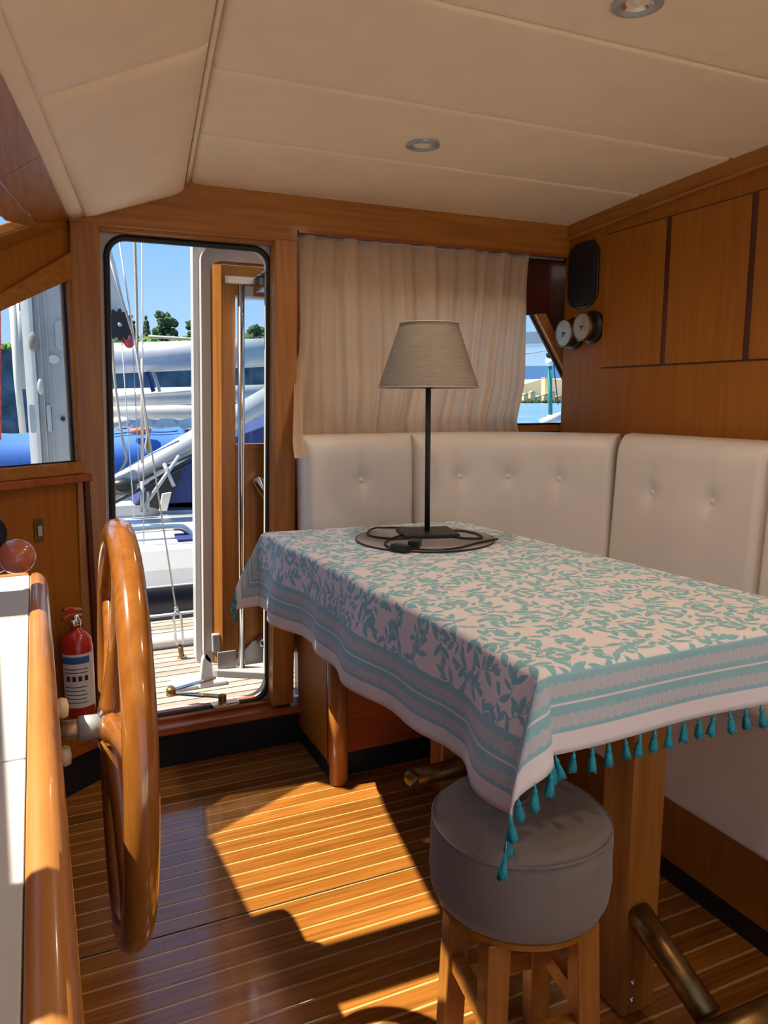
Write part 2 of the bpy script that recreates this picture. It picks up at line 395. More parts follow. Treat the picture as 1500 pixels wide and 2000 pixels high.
bm = BM(); ys_ = [W - .02 - .1 * i for i in range(42)]
prf = ((.040, 1.842), (.022, 1.822), (.004, 1.808), (-.016, 1.802), (-.034, 1.802))
for a, b in zip(ys_, ys_[1:]):
    for (d0, z0), (d1, z1) in zip(prf, prf[1:]): bm.faces.new([bm.verts.new(p) for p in ((EX(a) + d0, a, z0), (EX(a) + d1, a, z1), (EX(b) + d1, b, z1), (EX(b) + d0, b, z0))])
bmesh.ops.remove_doubles(bm, verts=bm.verts, dist=1e-5)
o = obj('edge_roll', bm, 'vinyl', ce, smooth=True); s_ = o.modifiers.new('s', 'SOLIDIFY'); s_.thickness = .003; s_.offset = 0
B('roof', .02, 2.1, -1.26, 2.74, 2.035, 2.08, 'white', ce)
# ---- right (aft) wall with trim
wr = thing('wall_right', (XR, .5, 0), 'teak veneered bulkhead behind the white settee', 'wall', kind='structure')
B('panel', XR, XR + .05, -1.6, W, 0, 2.04, 'panel', wr)
tr = thing('trim_1', (XR, .5, 1.9), 'teak cornice along the ceiling above the lockers', 'trim', kind='structure')
ys_ = [W - .01 - .12 * i for i in range(36)]
for nm, d0, d1, pr_ in (('cornice', -.050, .012, .014), ('bead', -.056, -.048, .018)):
    bm = BM(); g = [[bm.verts.new(p) for p in ((XR + .001, a, Zc(a) + d0), (XR - pr_, a, Zc(a) + d0), (XR - pr_ - .004, a, Zc(a) + d1), (XR + .001, a, Zc(a) + d1))] for a in ys_ if a > -1.6]
    for A, Bq in zip(g, g[1:]):
        for j in range(4): bm.faces.new((A[j], A[(j + 1) % 4], Bq[(j + 1) % 4], Bq[j]))
    bm.faces.new(g[0]); bm.faces.new(g[-1][::-1]); obj(nm, bm, 'wood_y', tr)
# ---- far (starboard) wall
wb = thing('wall_back', (1, W, 0), 'teak side wall holding the door and the curtained window', 'wall', kind='structure')
B('kick_panel', .12, .85, W, W + .04, 0, .135, 'kick', wb)
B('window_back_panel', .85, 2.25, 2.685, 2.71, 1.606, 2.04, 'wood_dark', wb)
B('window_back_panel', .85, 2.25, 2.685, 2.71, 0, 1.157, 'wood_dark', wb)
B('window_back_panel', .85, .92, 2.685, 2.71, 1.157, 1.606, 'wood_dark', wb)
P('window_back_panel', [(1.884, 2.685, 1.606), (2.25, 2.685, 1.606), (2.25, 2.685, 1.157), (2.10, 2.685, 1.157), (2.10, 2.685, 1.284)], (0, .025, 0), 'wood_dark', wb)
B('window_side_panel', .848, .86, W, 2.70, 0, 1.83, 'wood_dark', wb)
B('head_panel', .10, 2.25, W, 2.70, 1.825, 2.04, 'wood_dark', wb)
B('outer_skin', .86, 2.3, 2.715, 2.74, 1.63, 2.04, 'white', wb)
B('outer_skin', .86, 2.3, 2.715, 2.74, -.4, 1.14, 'white', wb)
B('outer_skin', -.5, .86, 2.715, 2.74, -.9, .1, 'white', wb)
B('end_skin', 2.25, 2.3, 2.62, 2.74, -.3, 2.04, 'white', wb)
B('end_skin', 2.25, 2.3, 1.9, 2.615, -.3, 2.04, 'white', wr); B('back_cover', 2.03, 2.25, 1.9, 1.95, -.3, 2.04, 'white', wr)  # unseen skins added to keep stray light out behind the wall corner
wn = thing('window_1', (1.5, 2.69, 1.15), 'cabin window with a slanted corner behind the curtain', 'window', kind='structure')
P('glass_pane', [(.92, 2.70, 1.157), (2.10, 2.70, 1.157), (2.10, 2.70, 1.284), (1.884, 2.70, 1.606), (.92, 2.70, 1.606)], (0, .006, 0), 'glass', wn)
P('slanted_frame', [(1.872, 2.648, 1.606), (1.918, 2.648, 1.612), (2.14, 2.648, 1.285), (2.10, 2.648, 1.270)], (0, .04, 0), 'railwood', wn)  # lighter teak here stands in for light falling on the frame
P('gasket', [(1.862, 2.672, 1.604), (1.876, 2.672, 1.604), (2.10, 2.672, 1.274), (2.10, 2.672, 1.254)], (0, .012, 0), 'rubber', wn)
B('bottom_frame', .92, 2.14, 2.648, 2.688, 1.134, 1.160, 'railwood', wn)
B('gasket', .92, 2.12, 2.672, 2.684, 1.160, 1.168, 'rubber', wn)
t2 = thing('trim_2', (1, W, 1.83), 'wide teak beam over the door and the curtain', 'trim', kind='structure')
P('beam', [(.135, 2.578, 1.828), (1.979, 2.578, 1.826), (1.979, 2.578, 1.955), (.49, 2.578, 1.955), (.171, 2.578, 1.852), (.135, 2.578, 1.845)], (0, .03, 0), 'wood_x', t2, .003)
B('beam_lip', .85, 1.979, 2.572, 2.60, 1.822, 1.830, 'wood_red', t2)
# ---- door frame (leaning a little aft with the cabin side)
SH = .027
t3 = thing('trim_3', (.5, W, .13), 'teak frame boards around the open side door', 'trim', kind='structure')
B('jamb', .131, .217, 2.578, 2.612, .135, 1.800, 'wood_z', t3, .004, SH)
B('jamb', .768, .848, 2.578, 2.640, .165, 1.800, 'wood_z', t3, .004, SH)
B('lintel', .131, .848, 2.578, 2.612, 1.792, 1.832, 'wood_x', t3, .003)
B('lintel_lip', .20, .78, 2.600, 2.64, 1.782, 1.797, 'wood_x', t3, .002)
B('sill', .10, .835, 2.565, 2.655, .130, .158, 'wood_red', t3, .004)
B('sill_step', .15, .80, 2.615, 2.70, .150, .172, 'wood_red', t3, .003)
fr = [(x + SH * (z - 1.8), z) for x, z in rrect(.236, .772, .168, 1.777, .062)]
outr = [(x + SH * (z - 1.8), z) for x, z in to_rect(rrect(.236, .772, .168, 1.777, .062), .125, .852, .10, 1.835)]
obj('opening_skin', ring(BM(), [(x, 2.645, z) for x, z in fr], [(x, 2.645, z) for x, z in outr], (0, .075, 0)), 'pinkwhite', t3)
T('gasket', [V((x, 2.648, z)) for x, z in [(x + SH * (z - 1.8), z) for x, z in rrect(.240, .768, .172, 1.773, .060)]], .011, 'rubber', t3, 8, True)
# ---- angled forward side wall with window
C36, S36 = math.cos(math.radians(36)), math.sin(math.radians(36)); N1 = V((-S36, C36, 0))
def p1(s, z, d=0.0): return V((.134 - s * C36, W - s * S36, z)) - N1 * d
A_, B_, C_ = V((.16, 2.58, 1.82)), V((-.01, 1.40, 1.81)), V((-.43, 2.195, 1.455)); NP = (B_ - A_).cross(C_ - A_).normalized()
def zp2(x, y): return A_.z - (NP.x * (x - A_.x) + NP.y * (y - A_.y)) / NP.z
def p2(x, y, d=0.0): return V((x, y, zp2(x, y))) - V((0, 0, d))
def top1(s): q = p1(s, 0); return zp2(q.x, q.y)
def gt(s): return 1.645 - .49 * s
def mt(s): return 1.717 - .617 * s
wl = thing('wall_left', (0, 2.5, 0), 'dark teak wall below and around the forward side window', 'wall', kind='structure')
out = N1 * .03
P('lower_panel', [p1(0, .13), p1(.70, .13), p1(.70, 1.44), p1(.346, 1.0), p1(.314, 1.0), p1(.314, 1.065), p1(0, 1.065)], out, 'panel', wl)
P('kick_panel', [p1(0, 0), p1(.70, 0), p1(.70, .13), p1(0, .13)], out, 'kick', wl)
P('base_rail', [p1(0, .13, .02), p1(.6, .13, .02), p1(.6, .155, .02), p1(0, .155, .02)], N1 * .02, 'wood_red', wl)
P('stile', [p1(0, 1.06), p1(.026, 1.06), p1(.026, gt(.026)), p1(0, gt(0))], out, 'wood_z', wl)
P('upper_panel', [p1(0, gt(0)), p1(.346, gt(.346)), p1(.346, top1(.346)), p1(0, top1(0) + .02)], out, 'panel', wl)
P('post', [p1(.314, 1.0), p1(.346, 1.0), p1(.346, gt(.346)), p1(.314, gt(.314))], out, 'wood_z', wl)
P('corner_post', [p1(-.01, .13, .03), p1(.022, .13, .03), p1(.022, 1.02, .03), p1(-.01, 1.02, .03)], N1 * .03, 'wood_dark', wl)
w2 = thing('window_2', (0, 2.5, 1.06), 'side window with a sloping top left of the door', 'window', kind='structure')
P('glass_pane', [p1(.026, 1.065, -.012), p1(.314, 1.065, -.012), p1(.314, gt(.314), -.012), p1(.026, gt(.026), -.012)], N1 * .005, 'glass', w2)
P('glass_pane', [p1(.346, 1.0, -.012), p1(.70, 1.44, -.012), p1(.70, top1(.70), -.012), p1(.346, top1(.346), -.012)], N1 * .005, 'glass', w2)
P('ledge', [p1(-.005, 1.012, .035), p1(.6, 1.012, .035), p1(.6, 1.036, .035), p1(-.005, 1.036, .035)][:4], N1 * .04, 'wood_red', w2, .003)
P('lower_frame', [p1(-.0, 1.036, .022), p1(.33, 1.036, .022), p1(.33, 1.074, .022), p1(0, 1.074, .022)], N1 * .03, 'wood_x', w2, .004)
P('side_frame', [p1(.006, 1.07, .018), p1(.032, 1.07, .018), p1(.030, 1.635, .018), p1(.006, 1.648, .018)], N1 * .022, 'wood_z', w2, .004)
P('top_frame', [p1(.002, gt(.002) - .008, .02), p1(.33, gt(.33) - .008, .02), p1(.33, mt(.33), .02), p1(.002, mt(.002), .02)], N1 * .024, 'wood_x', w2, .004)
P('gasket', [p1(.030, 1.07, -.001), p1(.038, 1.07, -.001), p1(.036, 1.63, -.001), p1(.030, 1.632, -.001)], N1 * .008, 'rubber', w2)
P('gasket', [p1(.03, 1.070, .0), p1(.314, 1.070, .0), p1(.314, 1.078, .0), p1(.03, 1.078, .0)], N1 * .008, 'rubber', w2)
# ---- raked windscreen
w3 = thing('window_3', (-.1, 1.0, 1.5), 'raked teak framed windscreen above the helm console', 'window', kind='structure')
XT = lambda y: .048 + .154 * (y - 2.46)
up2 = -NP if NP.z < 0 else NP
dn2 = -up2
def strip(nm, pts, th, mat, lift=0.0, bev=.003): return P(nm, [p2(x, y, lift) for x, y in pts], up2 * th, mat, w3, bev)
strip('header_panel', [(EX(2.62), 2.62), (XT(2.58), 2.58), (XT(1.95) - .01, 1.95), (EX(1.95) - .02, 1.95)], .03, 'wood_y', 0, 0)
strip('header_panel', [(EX(1.947) - .02, 1.947), (XT(1.947) - .01, 1.947), (XT(-1.6), -1.6), (EX(-1.6) - .02, -1.6)], .03, 'wood_y', 0, 0)
strip('header_backing', [(EX(2.62) + .10, 2.62), (EX(2.62) - .08, 2.62), (EX(-1.6) - .08, -1.6), (EX(-1.6) + .10, -1.6)], .02, 'wood_y', -.026, 0)  # unseen backing added to stop sun leaking past the padding
strip('top_moulding', [(XT(2.47), 2.47), (XT(2.22) - .046, 2.22), (XT(-1.6) - .046, -1.6), (XT(-1.6), -1.6)], .03, 'wood_y', .012, .005)
q0, q1_ = p1(0, 0), p1(.34, 0)
strip('side_moulding', [(q0.x + .0, q0.y), (q1_.x, q1_.y), (q1_.x + .060, q1_.y - .105), (XT(2.40), 2.40)], .03, 'wood_x', .010, .005)
q2_ = p1(.70, 0)
0 and strip('side_rail', [(q1_.x, q1_.y), (q2_.x, q2_.y), (q2_.x + .006, q2_.y - .015), (q1_.x + .006, q1_.y - .015)], .02, 'wood_x', .0, 0)
strip('base_rail', [(-.43, 2.195), (-.43, -1.6), (-.46, -1.6), (-.46, 2.195)], .03, 'wood_y', 0, 0)
for y0, y1 in ((1.47, 1.655), (.50, .66), (-.48, -.30), (-1.6, -1.40)):
    strip('mullion', [(XT(y1) - .03, y1), (XT(y0) - .03, y0), (-.44, y0), (-.44, y1)], .03, 'wood_z', 0, 0)
for y0, y1 in ((1.655, 2.19), (.66, 1.47), (-.30, .50), (-1.40, -.48)):
    if y1 == 2.19: pts = [(XT(2.22) - .04, 2.21), (XT(1.655) - .04, 1.655), (-.43, 1.655), (-.43, 2.19), (q1_.x + .02, q1_.y - .02)]
    else: pts = [(XT(y1) - .04, y1), (XT(y0) - .04, y0), (-.43, y0), (-.43, y1)]
    strip('glass_pane', pts, .005, 'glass', -.012, 0)
P('gasket', [p2(XT(2.19) - .046, 2.19, .002), p2(XT(2.19) - .053, 2.19, .002), p2(XT(1.7) - .053, 1.7, .002), p2(XT(1.7) - .046, 1.7, .002)], up2 * .01, 'rubber', w3)
wf = thing('wall_front', (-.43, .3, 0), 'wooden forward bulkhead under the windscreen', 'wall', kind='structure')
B('panel', -.46, -.43, -1.6, 2.2, 0, 1.458, 'panel', wf)
rv = P('sun_block_visor', [(-.9, 2.487, 1.9), (-.223, 2.425, 1.9), (-.10, 2.475, 1.9), (.10, 2.64, 1.9), (.10, 2.70, 1.9), (-.9, 2.76, 1.9)], (0, 0, .03), 'white')  # unseen overhang added to block sun and shape the floor patch
tag(rv, 'unseen white overhang added to block sun above the forward side window', 'roof', kind='structure')
# ---- port side behind the viewer: unseen, opened wide to an added cockpit for daylight
YP = -1.2
wp = thing('wall_port', (.8, YP, 0), 'unseen opposite cabin side, opened wide to let daylight in', 'wall', kind='structure')
B('head_rail', -.46, 2.03, YP - .05, YP, 1.93, 2.04, 'panel', wp); B('threshold', -.46, 2.03, YP - .05, YP, 0, .05, 'wood_red', wp)
for x in (-.46, 1.93): B('post', x, x + .08, YP - .05, YP, .05, 1.93, 'wood_z', wp)
# ================================================================ DOOR LEAF slid open outside
d1 = thing('door_1', (.7, 2.82, .28), 'open sliding side door, teak inside with a white outer rim', 'door', kind='structure')
DS = .027
def dd(pts): return [(x + DS * (z - 1.8), z) for x, z in pts]
fl_ = dd(rrect(.545, 1.20, .27, 1.795, .07))
obj('outer_shell', ring(BM(), [V((x, 2.838, z)) for x, z in dd(rrect(.682, 1.06, 1.10, 1.632, .004))], [V((x, 2.838, z)) for x, z in dd(rrect(.545, 1.20, .27, 1.84, .03))], (0, .05, 0)), 'white', d1)
P('lit_moulding', [V((.596, 2.802, 1.735)), V((.628, 2.772, 1.735)), V((.628, 2.802, 1.735))], (-.039, 0, -1.445), 'wood_z', d1)
fi = dd(rrect(.566, 1.175, .28, 1.800, .05))
obj('inner_rim', ring(BM(), [V((x, 2.800, z)) for x, z in dd(rrect(.598, 1.15, .30, 1.750, .045))], [V((x, 2.800, z)) for x, z in fi], (0, .034, 0)), 'pinkwhite', d1)
x0, x1 = .612, 1.14
B('stile', .626, .682, 2.778, 2.835, .29, 1.735, 'wood_z', d1, .002, DS)
B('rail', .682, x1, 2.778, 2.835, 1.632, 1.735, 'wood_x', d1, .002, DS)
B('door_panel', .682, x1, 2.778, 2.835, .29, 1.098, 'wood_z', d1, .002, DS)
B('stile', 1.06, x1, 2.778, 2.835, 1.098, 1.632, 'wood_z', d1, .002, DS)
B('window_bead', .682, 1.06, 2.772, 2.80, 1.086, 1.104, 'wood_red', d1, .002, DS)
B('glass_pane', .682, 1.06, 2.80, 2.806, 1.10, 1.632, 'glass', d1, 0, DS)
T('door_handle', smooth_path([(.728, 2.760, .978), (.740, 2.752, .962), (.775, 2.745, .905), (.80, 2.742, .86)], 5), [.012, .018, .022, .024, .025] + [.025] * 11, 'steel', d1, 12)
Lz('handle_rose', [(0, 0), (.016, 0), (.016, .02), (0, .02)], (.75, 2.778, .945), 'steel', d1, (0, -1, 0))
# sliding mechanism: vertical rod with arms at top and bottom
T('pivot_rod', [(.690, 2.742, 1.672), (.653, 2.742, .255)], .0125, 'steel', d1, 14)
B('upper_arm', .634, .778, 2.728, 2.756, 1.664, 1.694, 'steel', d1, .004)
B('upper_bracket', .74, .79, 2.648, 2.75, 1.694, 1.702, 'steel', d1, .002)
B('upper_bracket', .74, .79, 2.648, 2.75, 1.640, 1.648, 'steel', d1, .002)
B('pivot_block', .700, .735, 2.74, 2.775, 1.628, 1.664, 'alu', d1, .004)
P('lower_arm', [(.545, 2.75, .248), (.56, 2.735, .248), (.755, 2.66, .232), (.775, 2.68, .232), (.72, 2.735, .24), (.60, 2.775, .248)], (0, 0, .028), 'alu', d1, .004)
B('lower_bracket', .735, .79, 2.635, 2.70, .205, .213, 'steel', d1, .002); B('lower_bracket', .735, .79, 2.635, 2.70, .268, .276, 'steel', d1, .002)
B('hinge_plate', .565, .635, 2.745, 2.750, .25, .34, 'alu', d1, .003)
P('web_plate', [(.62, 2.765, .27), (.76, 2.765, .27), (.76, 2.765, .375), (.70, 2.765, .355)], (0, .006, 0), 'alu', d1)
Lz('pivot_boss', [(0, 0), (.02, 0), (.02, .035), (.012, .05), (0, .05)], (.738, 2.765, .36), 'steel', d1, (0, -1, 0))
P('bottom_bracket', [(.505, 2.80, .19), (.56, 2.80, .19), (.555, 2.80, .30), (.535, 2.80, .33), (.52, 2.80, .30)], (0, .03, 0), 'white', d1, .004)
B('hinge_lug', .555, .585, 2.775, 2.80, .33, .40, 'alu', d1, .004)
la = thing('door_stay', (.5, 2.66, .17), 'flat steel stay arms and base block on the door sill', 'hinge')
P('stay_arm', [(.385, 2.745, .205), (.395, 2.765, .205), (.565, 2.655, .205), (.55, 2.635, .205)], (0, 0, .006), 'steel', la)
P('stay_arm', [(.39, 2.765, .214), (.395, 2.745, .214), (.56, 2.755, .235), (.56, 2.775, .235)], (0, 0, .006), 'steel', la)
Lz('pivot_knob', [(0, 0), (.018, 0), (.018, .02), (.012, .03), (0, .03)], (.395, 2.755, .20), 'bronze', la)
Lz('pivot_post', [(0, 0), (.015, 0), (.015, .035), (0, .04)], (.557, 2.645, .178), 'bronze', la)
B('base_block', .52, .615, 2.622, 2.668, .158, .186, 'steel', la, .004)
# ================================================================ INTERIOR THINGS
# ---- overhead lockers on the right wall
ov = thing('wall_locker', (XR, 1.7, 1.385), 'row of flush teak locker doors high on the right wall', 'cabinet')
ys_ = [(2.362, 2.056), (2.036, 1.716), (1.696, 1.37), (1.35, 1.02), (1.0, .67)]
B('recess', XR - .002, XR + .001, .66, 2.366, 1.381, 1.873, 'wood_dark', ov)
for a, b in ys_: B('door', XR - .010, XR - .001, b + .002, a - .002, 1.386, 1.868, 'panel', ov, .002)
for a, b in zip(ys_, ys_[1:]): B('dark_gap', XR - .006, XR - .001, b[0] - .002, a[1] + .002, 1.386, 1.868, 'wood_dark', ov)
# ---- loudspeaker and brass instruments
s0 = thing('wall_speaker', (XR - .01, 2.486, 1.61), 'black rounded loudspeaker on the teak wall above the brass dials', 'speaker')
oo = rrect(2.397, 2.576, 1.618, 1.868, .062)
P('surround', [V((XR - .001, a, b)) for a, b in oo], (-.012, 0, 0), 'black', s0, .005)
ii = rrect(2.407, 2.566, 1.628, 1.858, .054)
P('grille', [V((XR - .012, a, b)) for a, b in ii], (-.006, 0, 0), 'kick', s0, .004)
for (yy, zz, lab, nm) in ((2.532, 1.524, 'left brass faced dial below the loudspeaker, nearer the window', 'barometer'), (2.422, 1.540, 'right brass faced dial below the loudspeaker, nearer the lockers', 'wall_clock')):
    c = thing(nm, (XR, yy, zz), lab, 'dial', 'brass instruments on the right wall')
    Lz('case', [(0, 0), (.062, 0), (.062, .012), (.052, .020), (.050, .048), (0, .048)], (XR, yy, zz), 'black', c, (-1, 0, 0), 32, False)
    Lz('bezel', [(.053, .046), (.054, .058), (.050, .060), (.048, .056), (.048, .046)], (XR, yy, zz), 'bronze', c, (-1, 0, 0), 32)
    Lz('face', [(0, .057), (.049, .057)], (XR, yy, zz), 'brushed', c, (-1, 0, 0), 32)
    B('hand', XR - .0605, XR - .0595, yy - .012, yy + .008, zz - .002, zz + .002, 'ink', c)
    B('hand', XR - .0615, XR - .0605, yy - .002, yy + .002, zz - .014, zz + .004, 'ink', c)
# ---- ceiling spotlights, the two behind the viewer unseen and added
SPOT = 3.6
for (x, y_, lab) in ((1.075, .42, 'unseen recessed spotlight added just behind the viewer for fill light'), (1.075, -.40, 'unseen recessed spotlight added at the cockpit opening for fill light'), (1.037, 2.03, 'small round recessed spotlight, the far one on the ceiling'), (1.075, 1.225, 'small round recessed spotlight at the near edge of the ceiling')):
    z_ = Zc(y_); c = thing('ceiling_spotlight', (x, y_, z_), lab, 'light', 'recessed ceiling spotlights')
    Lz('bezel', [(.046, .002), (.047, -.006), (.038, -.009), (.030, -.004), (.028, .01)], (x, y_, z_), 'alu', c, (0, 0, 1), 32)
    Lz('reflector', [(.030, -.003), (.018, .004), (.008, .006)], (x, y_, z_), 'lens', c, (0, 0, 1), 24)
    ld = bpy.data.lights.new('spotlight_fill', 'SPOT'); ld.energy = SPOT; ld.color = (1, .80, .58); ld.spot_size = math.radians(165); ld.spot_blend = 1; ld.shadow_soft_size = .03  # fill light added at each fixture to brighten the cabin
    lo = bpy.data.objects.new('spotlight_fill', ld); COL.objects.link(lo); lo.parent = c; lo.location = (0, 0, -.02)
    Lz('bulb', [(0, -.003), (.008, 0), (.009, .008)], (x, y_, z_), 'globe', c, (0, 0, 1), 16)
# ---- curtain
cu = thing('curtain', (1.3, 2.6, 1.82), 'beige linen curtain drawn across the cabin window', 'curtain')
def cfn(u, v):
    z = 1.830 - v * .698
    x0 = .845 - .03 * v ** 2 ; x1 = 1.800 - .035 * max(0, v - .72) / .28 * (1 if v > .72 else 0) - .012 * v
    ph = u * 1.0 + .018 * math.sin(6 * u + 3 * v)
    x = x0 + (x1 - x0) * u
    f = .55 * math.sin(2 * math.pi * 11 * ph + 1.2 * math.sin(9 * u) + v * .8) + .35 * math.sin(2 * math.pi * 6.3 * ph + 1.7 - v * 1.1) + .25 * math.sin(2 * math.pi * 23 * ph + v)
    amp = .012 + .010 * v - .006 * max(0, v - .85) / .15
    y_ = 2.604 + amp * f + .006 * noise.noise(V((u * 6, v * 4, 0)))
    if v > .93: y_ -= .03 * (v - .93) / .07
    x += .010 * math.sin(2 * math.pi * 11 * ph + 1.2 * math.sin(9 * u)) * v
    if u < .06 and v > .5:                      # free edge hangs lower
        k = max(0, min(1, (.062 - u) / .032)); q = max(0, (v - .55) / .45); q = q * q * (3 - 2 * q); z -= .058 * k * q; y_ -= .152 * k * q; x -= .040 * k * q
    return V((x, min(y_, 2.640), z))
bm = BM(); grid(bm, cfn, 150, 40); o = obj('cloth_panel', bm, 'curtain', cu, smooth=True)
T('curtain_rod', [(.86, 2.607, 1.818), (1.97, 2.607, 1.818)], .005, 'alu', cu, 8)
# ---- settee base
sb = thing('settee_base', (1.4, 1.5, 0), 'teak plinth of the corner settee with black toe kick', 'bench')
B('end_panel', .828, .846, 2.285, W - .006, .065, .43, 'panel', sb, .001)
B('end_kick', .834, .85, 2.27, W - .006, 0, .065, 'kick', sb)
Lz('corner_post', [(0, 0), (.031, 0), (.031, .43), (0, .43)], (.853, 2.252, .004), 'wood_z', sb, (0, 0, 1), 20, True)
B('corner_strip', .828, .846, 2.262, 2.292, .06, .43, 'wood_red', sb)
B('front_panel', .87, 1.46, 2.285, 2.30, .085, .43, 'wood_red', sb)
B('front_kick', .87, 1.47, 2.292, 2.31, 0, .085, 'kick', sb)
B('side_panel', 1.458, 1.475, -1.15, 2.29, .062, .43, 'panel', sb)
B('side_kick', 1.462, 1.48, -1.15, 2.30, 0, .062, 'kick', sb)
B('seat_board', .846, XR - .006, 2.30, W - .006, .42, .44, 'panel', sb); B('seat_board', 1.475, XR - .006, -1.15, 2.30, .42, .44, 'panel', sb)
# ---- seat cushions (flat tops, rounded edges, long front on the right-hand run)
def slab(bm, x0, x1, y0, y1, z0, z1): return box(bm, x0, x1, y0, y1, z0, z1)
o = obj('seat_cushion', slab(BM(), .826, 1.44, 2.25, 2.49, .442, .57), 'uph', None, bevel=.03, seg=4); tag(o, 'white seat cushion under the far end of the table', 'cushion', 'settee seat cushions')
for y0, y1, lab in ((.42, 1.02, 'white seat cushion at the near right edge beside the table'), (1.025, 2.245, 'long white seat cushion with deep front right of the table post'), (-.6, .415, 'white seat cushion nearest the viewer on the right run')):
    c = thing('seat_cushion', (1.6, (y0 + y1) / 2, .25), lab, 'cushion', 'settee seat cushions')
    o = obj('cushion_body', slab(BM(), 1.43, 1.84, y0, y1, .442, .56), 'uph', c, bevel=.035, seg=4)
    o = obj('front_skirt', slab(BM(), 1.428, 1.456, y0, y1, .245, .55), 'uph', c, bevel=.012, seg=3)
# ---- buttoned backrests
def backrest(name, path, z0, z1, buttons, label, lean=.035, th=.05, base=None, wr_=0.0):
    path = smooth_path([V((a, b, 0)) for a, b in path], 8)
    L = [0]
    for a, b in zip(path, path[1:]): L.append(L[-1] + (b - a).length)
    tot = L[-1]
    def pos(s):
        for i in range(len(L) - 1):
            if s <= L[i + 1] or i == len(L) - 2:
                f = (s - L[i]) / (L[i + 1] - L[i]); p = path[i].lerp(path[i + 1], f); t = (path[i + 1] - path[i]).normalized(); return p, t
    H = z1 - z0; bs = [(a * tot, z) for a, z in buttons]
    def ed(d, r): d = max(0, min(d, r)) / r; return math.sqrt(max(0, 1 - (1 - d) ** 2))
    def fn(u, v):
        s = u * tot; z = z0 + v * H; p, t = pos(s); n_ = V((t.y, -t.x, 0))
        e_ = min(ed(s, .03), ed(tot - s, .03)); et = ed(z1 - z, .07); eb = ed(z - z0, .04)
        off = th * min(e_, 1) * et * eb
        dim = 0
        for bs_, bz in bs:
            d2 = (s - bs_) ** 2 + (z - bz) ** 2; dim += .013 * math.exp(-d2 / .0010) + .006 * math.exp(-d2 / .006)
            dim += .0045 * math.exp(-((s - bs_) / .010) ** 2) * math.exp(-abs(z - bz) / .10)
        cr = wr_ * (math.sin(s * 55) * .5 + math.sin(s * 83 + z * 9)) * math.exp(-((z - .98) / .16) ** 2)
        off = max(0, off - dim * min(e_, et) + cr)
        return p + n_ * (off + lean * (1 - v)) + V((0, 0, z))
    us = sorted(set([0, 1] + [x / tot for x in (.003, .008, .016, .03)] + [1 - x / tot for x in (.003, .008, .016, .03)] + [i / 70 for i in range(1, 70)]))
    us = [u for u in us if 0 <= u <= 1]
    vsx = sorted(set([0, .004, .015, .03, .06] + [.08 + .8 * i / 36 for i in range(37)] + [.90, .92, .94, .96, .975, .985, .993, .998, 1]))
    bm = BM(); g = [[bm.verts.new(fn(u, v)) for v in vsx] for u in us]
    for i in range(len(us) - 1):
        for j in range(len(vsx) - 1): bm.faces.new((g[i][j], g[i + 1][j], g[i + 1][j + 1], g[i][j + 1]))
    def bk(u, z):
        p, t = pos(u * tot); n_ = V((t.y, -t.x, 0)); return p - n_ * .062 + V((0, 0, z))
    b = [[bm.verts.new(bk(u, z)) for z in (z0, z1 - .015, z1 - .004)] for u in us]
    tp = [bm.verts.new(bk(u, z1) + V((0, 0, 0.004)) + (fn(u, 1) - bk(u, z1)) * .5) for u in us]
    for i in range(len(us) - 1):
        bm.faces.new((g[i][-1], g[i + 1][-1], tp[i + 1], tp[i])); bm.faces.new((tp[i], tp[i + 1], b[i + 1][2], b[i][2]))
        bm.faces.new((b[i][2], b[i + 1][2], b[i + 1][1], b[i][1])); bm.faces.new((b[i][1], b[i + 1][1], b[i + 1][0], b[i][0])); bm.faces.new((b[i][0], b[i + 1][0], g[i + 1][0], g[i][0]))
    for i in (0, -1): bm.faces.new([q for q in g[i]] + [tp[i], b[i][2], b[i][1], b[i][0]])
    c = thing(name, path[len(path) // 2] + V((0, 0, z0)), label, 'backrest', 'buttoned settee backrests')
    obj('cushion_body', bm, 'uph', c, smooth=True)
    for bs_, bz in bs:
        q = fn(bs_ / tot, (bz - z0) / H); p, t = pos(bs_); n_ = V((t.y, -t.x, 0))
        Lz('button', [(0, .007), (.006, .0062), (.0105, .003), (.0118, -.002), (.010, -.006)], q, 'uph', c, n_, 16)
    return c
ZT = 1.142
backrest('backrest_cushion', [(.825, 2.505), (1.03, 2.505), (1.238, 2.505)], .565, ZT, [(.50, .985)], 'narrow white backrest with one button by the door', .0)
backrest('backrest_cushion', [(1.243, 2.505), (1.43, 2.492), (1.60, 2.42), (1.76, 2.285), (1.872, 2.135)], .565, ZT, [(.24, .985), (.49, .983), (.74, .98)], 'curved white corner backrest with three buttons behind the lamp', .02, wr_=.0012)
backrest('backrest_cushion', [(1.885, 2.112), (1.885, 1.80), (1.885, 1.497)], .565, ZT + .004, [(.30, .962), (.70, .962)], 'wide white backrest with two buttons along the right wall', .03)
backrest('backrest_cushion', [(1.885, 1.492), (1.885, 1.18), (1.885, .87)], .565, ZT + .004, [(.3, .96), (.7, .96)], 'white backrest partly cut off at the right edge', .03)
B('shelf_ledge', .86, 2.1, 2.60, 2.69, 1.10, 1.125, 'wood_dark', wb)
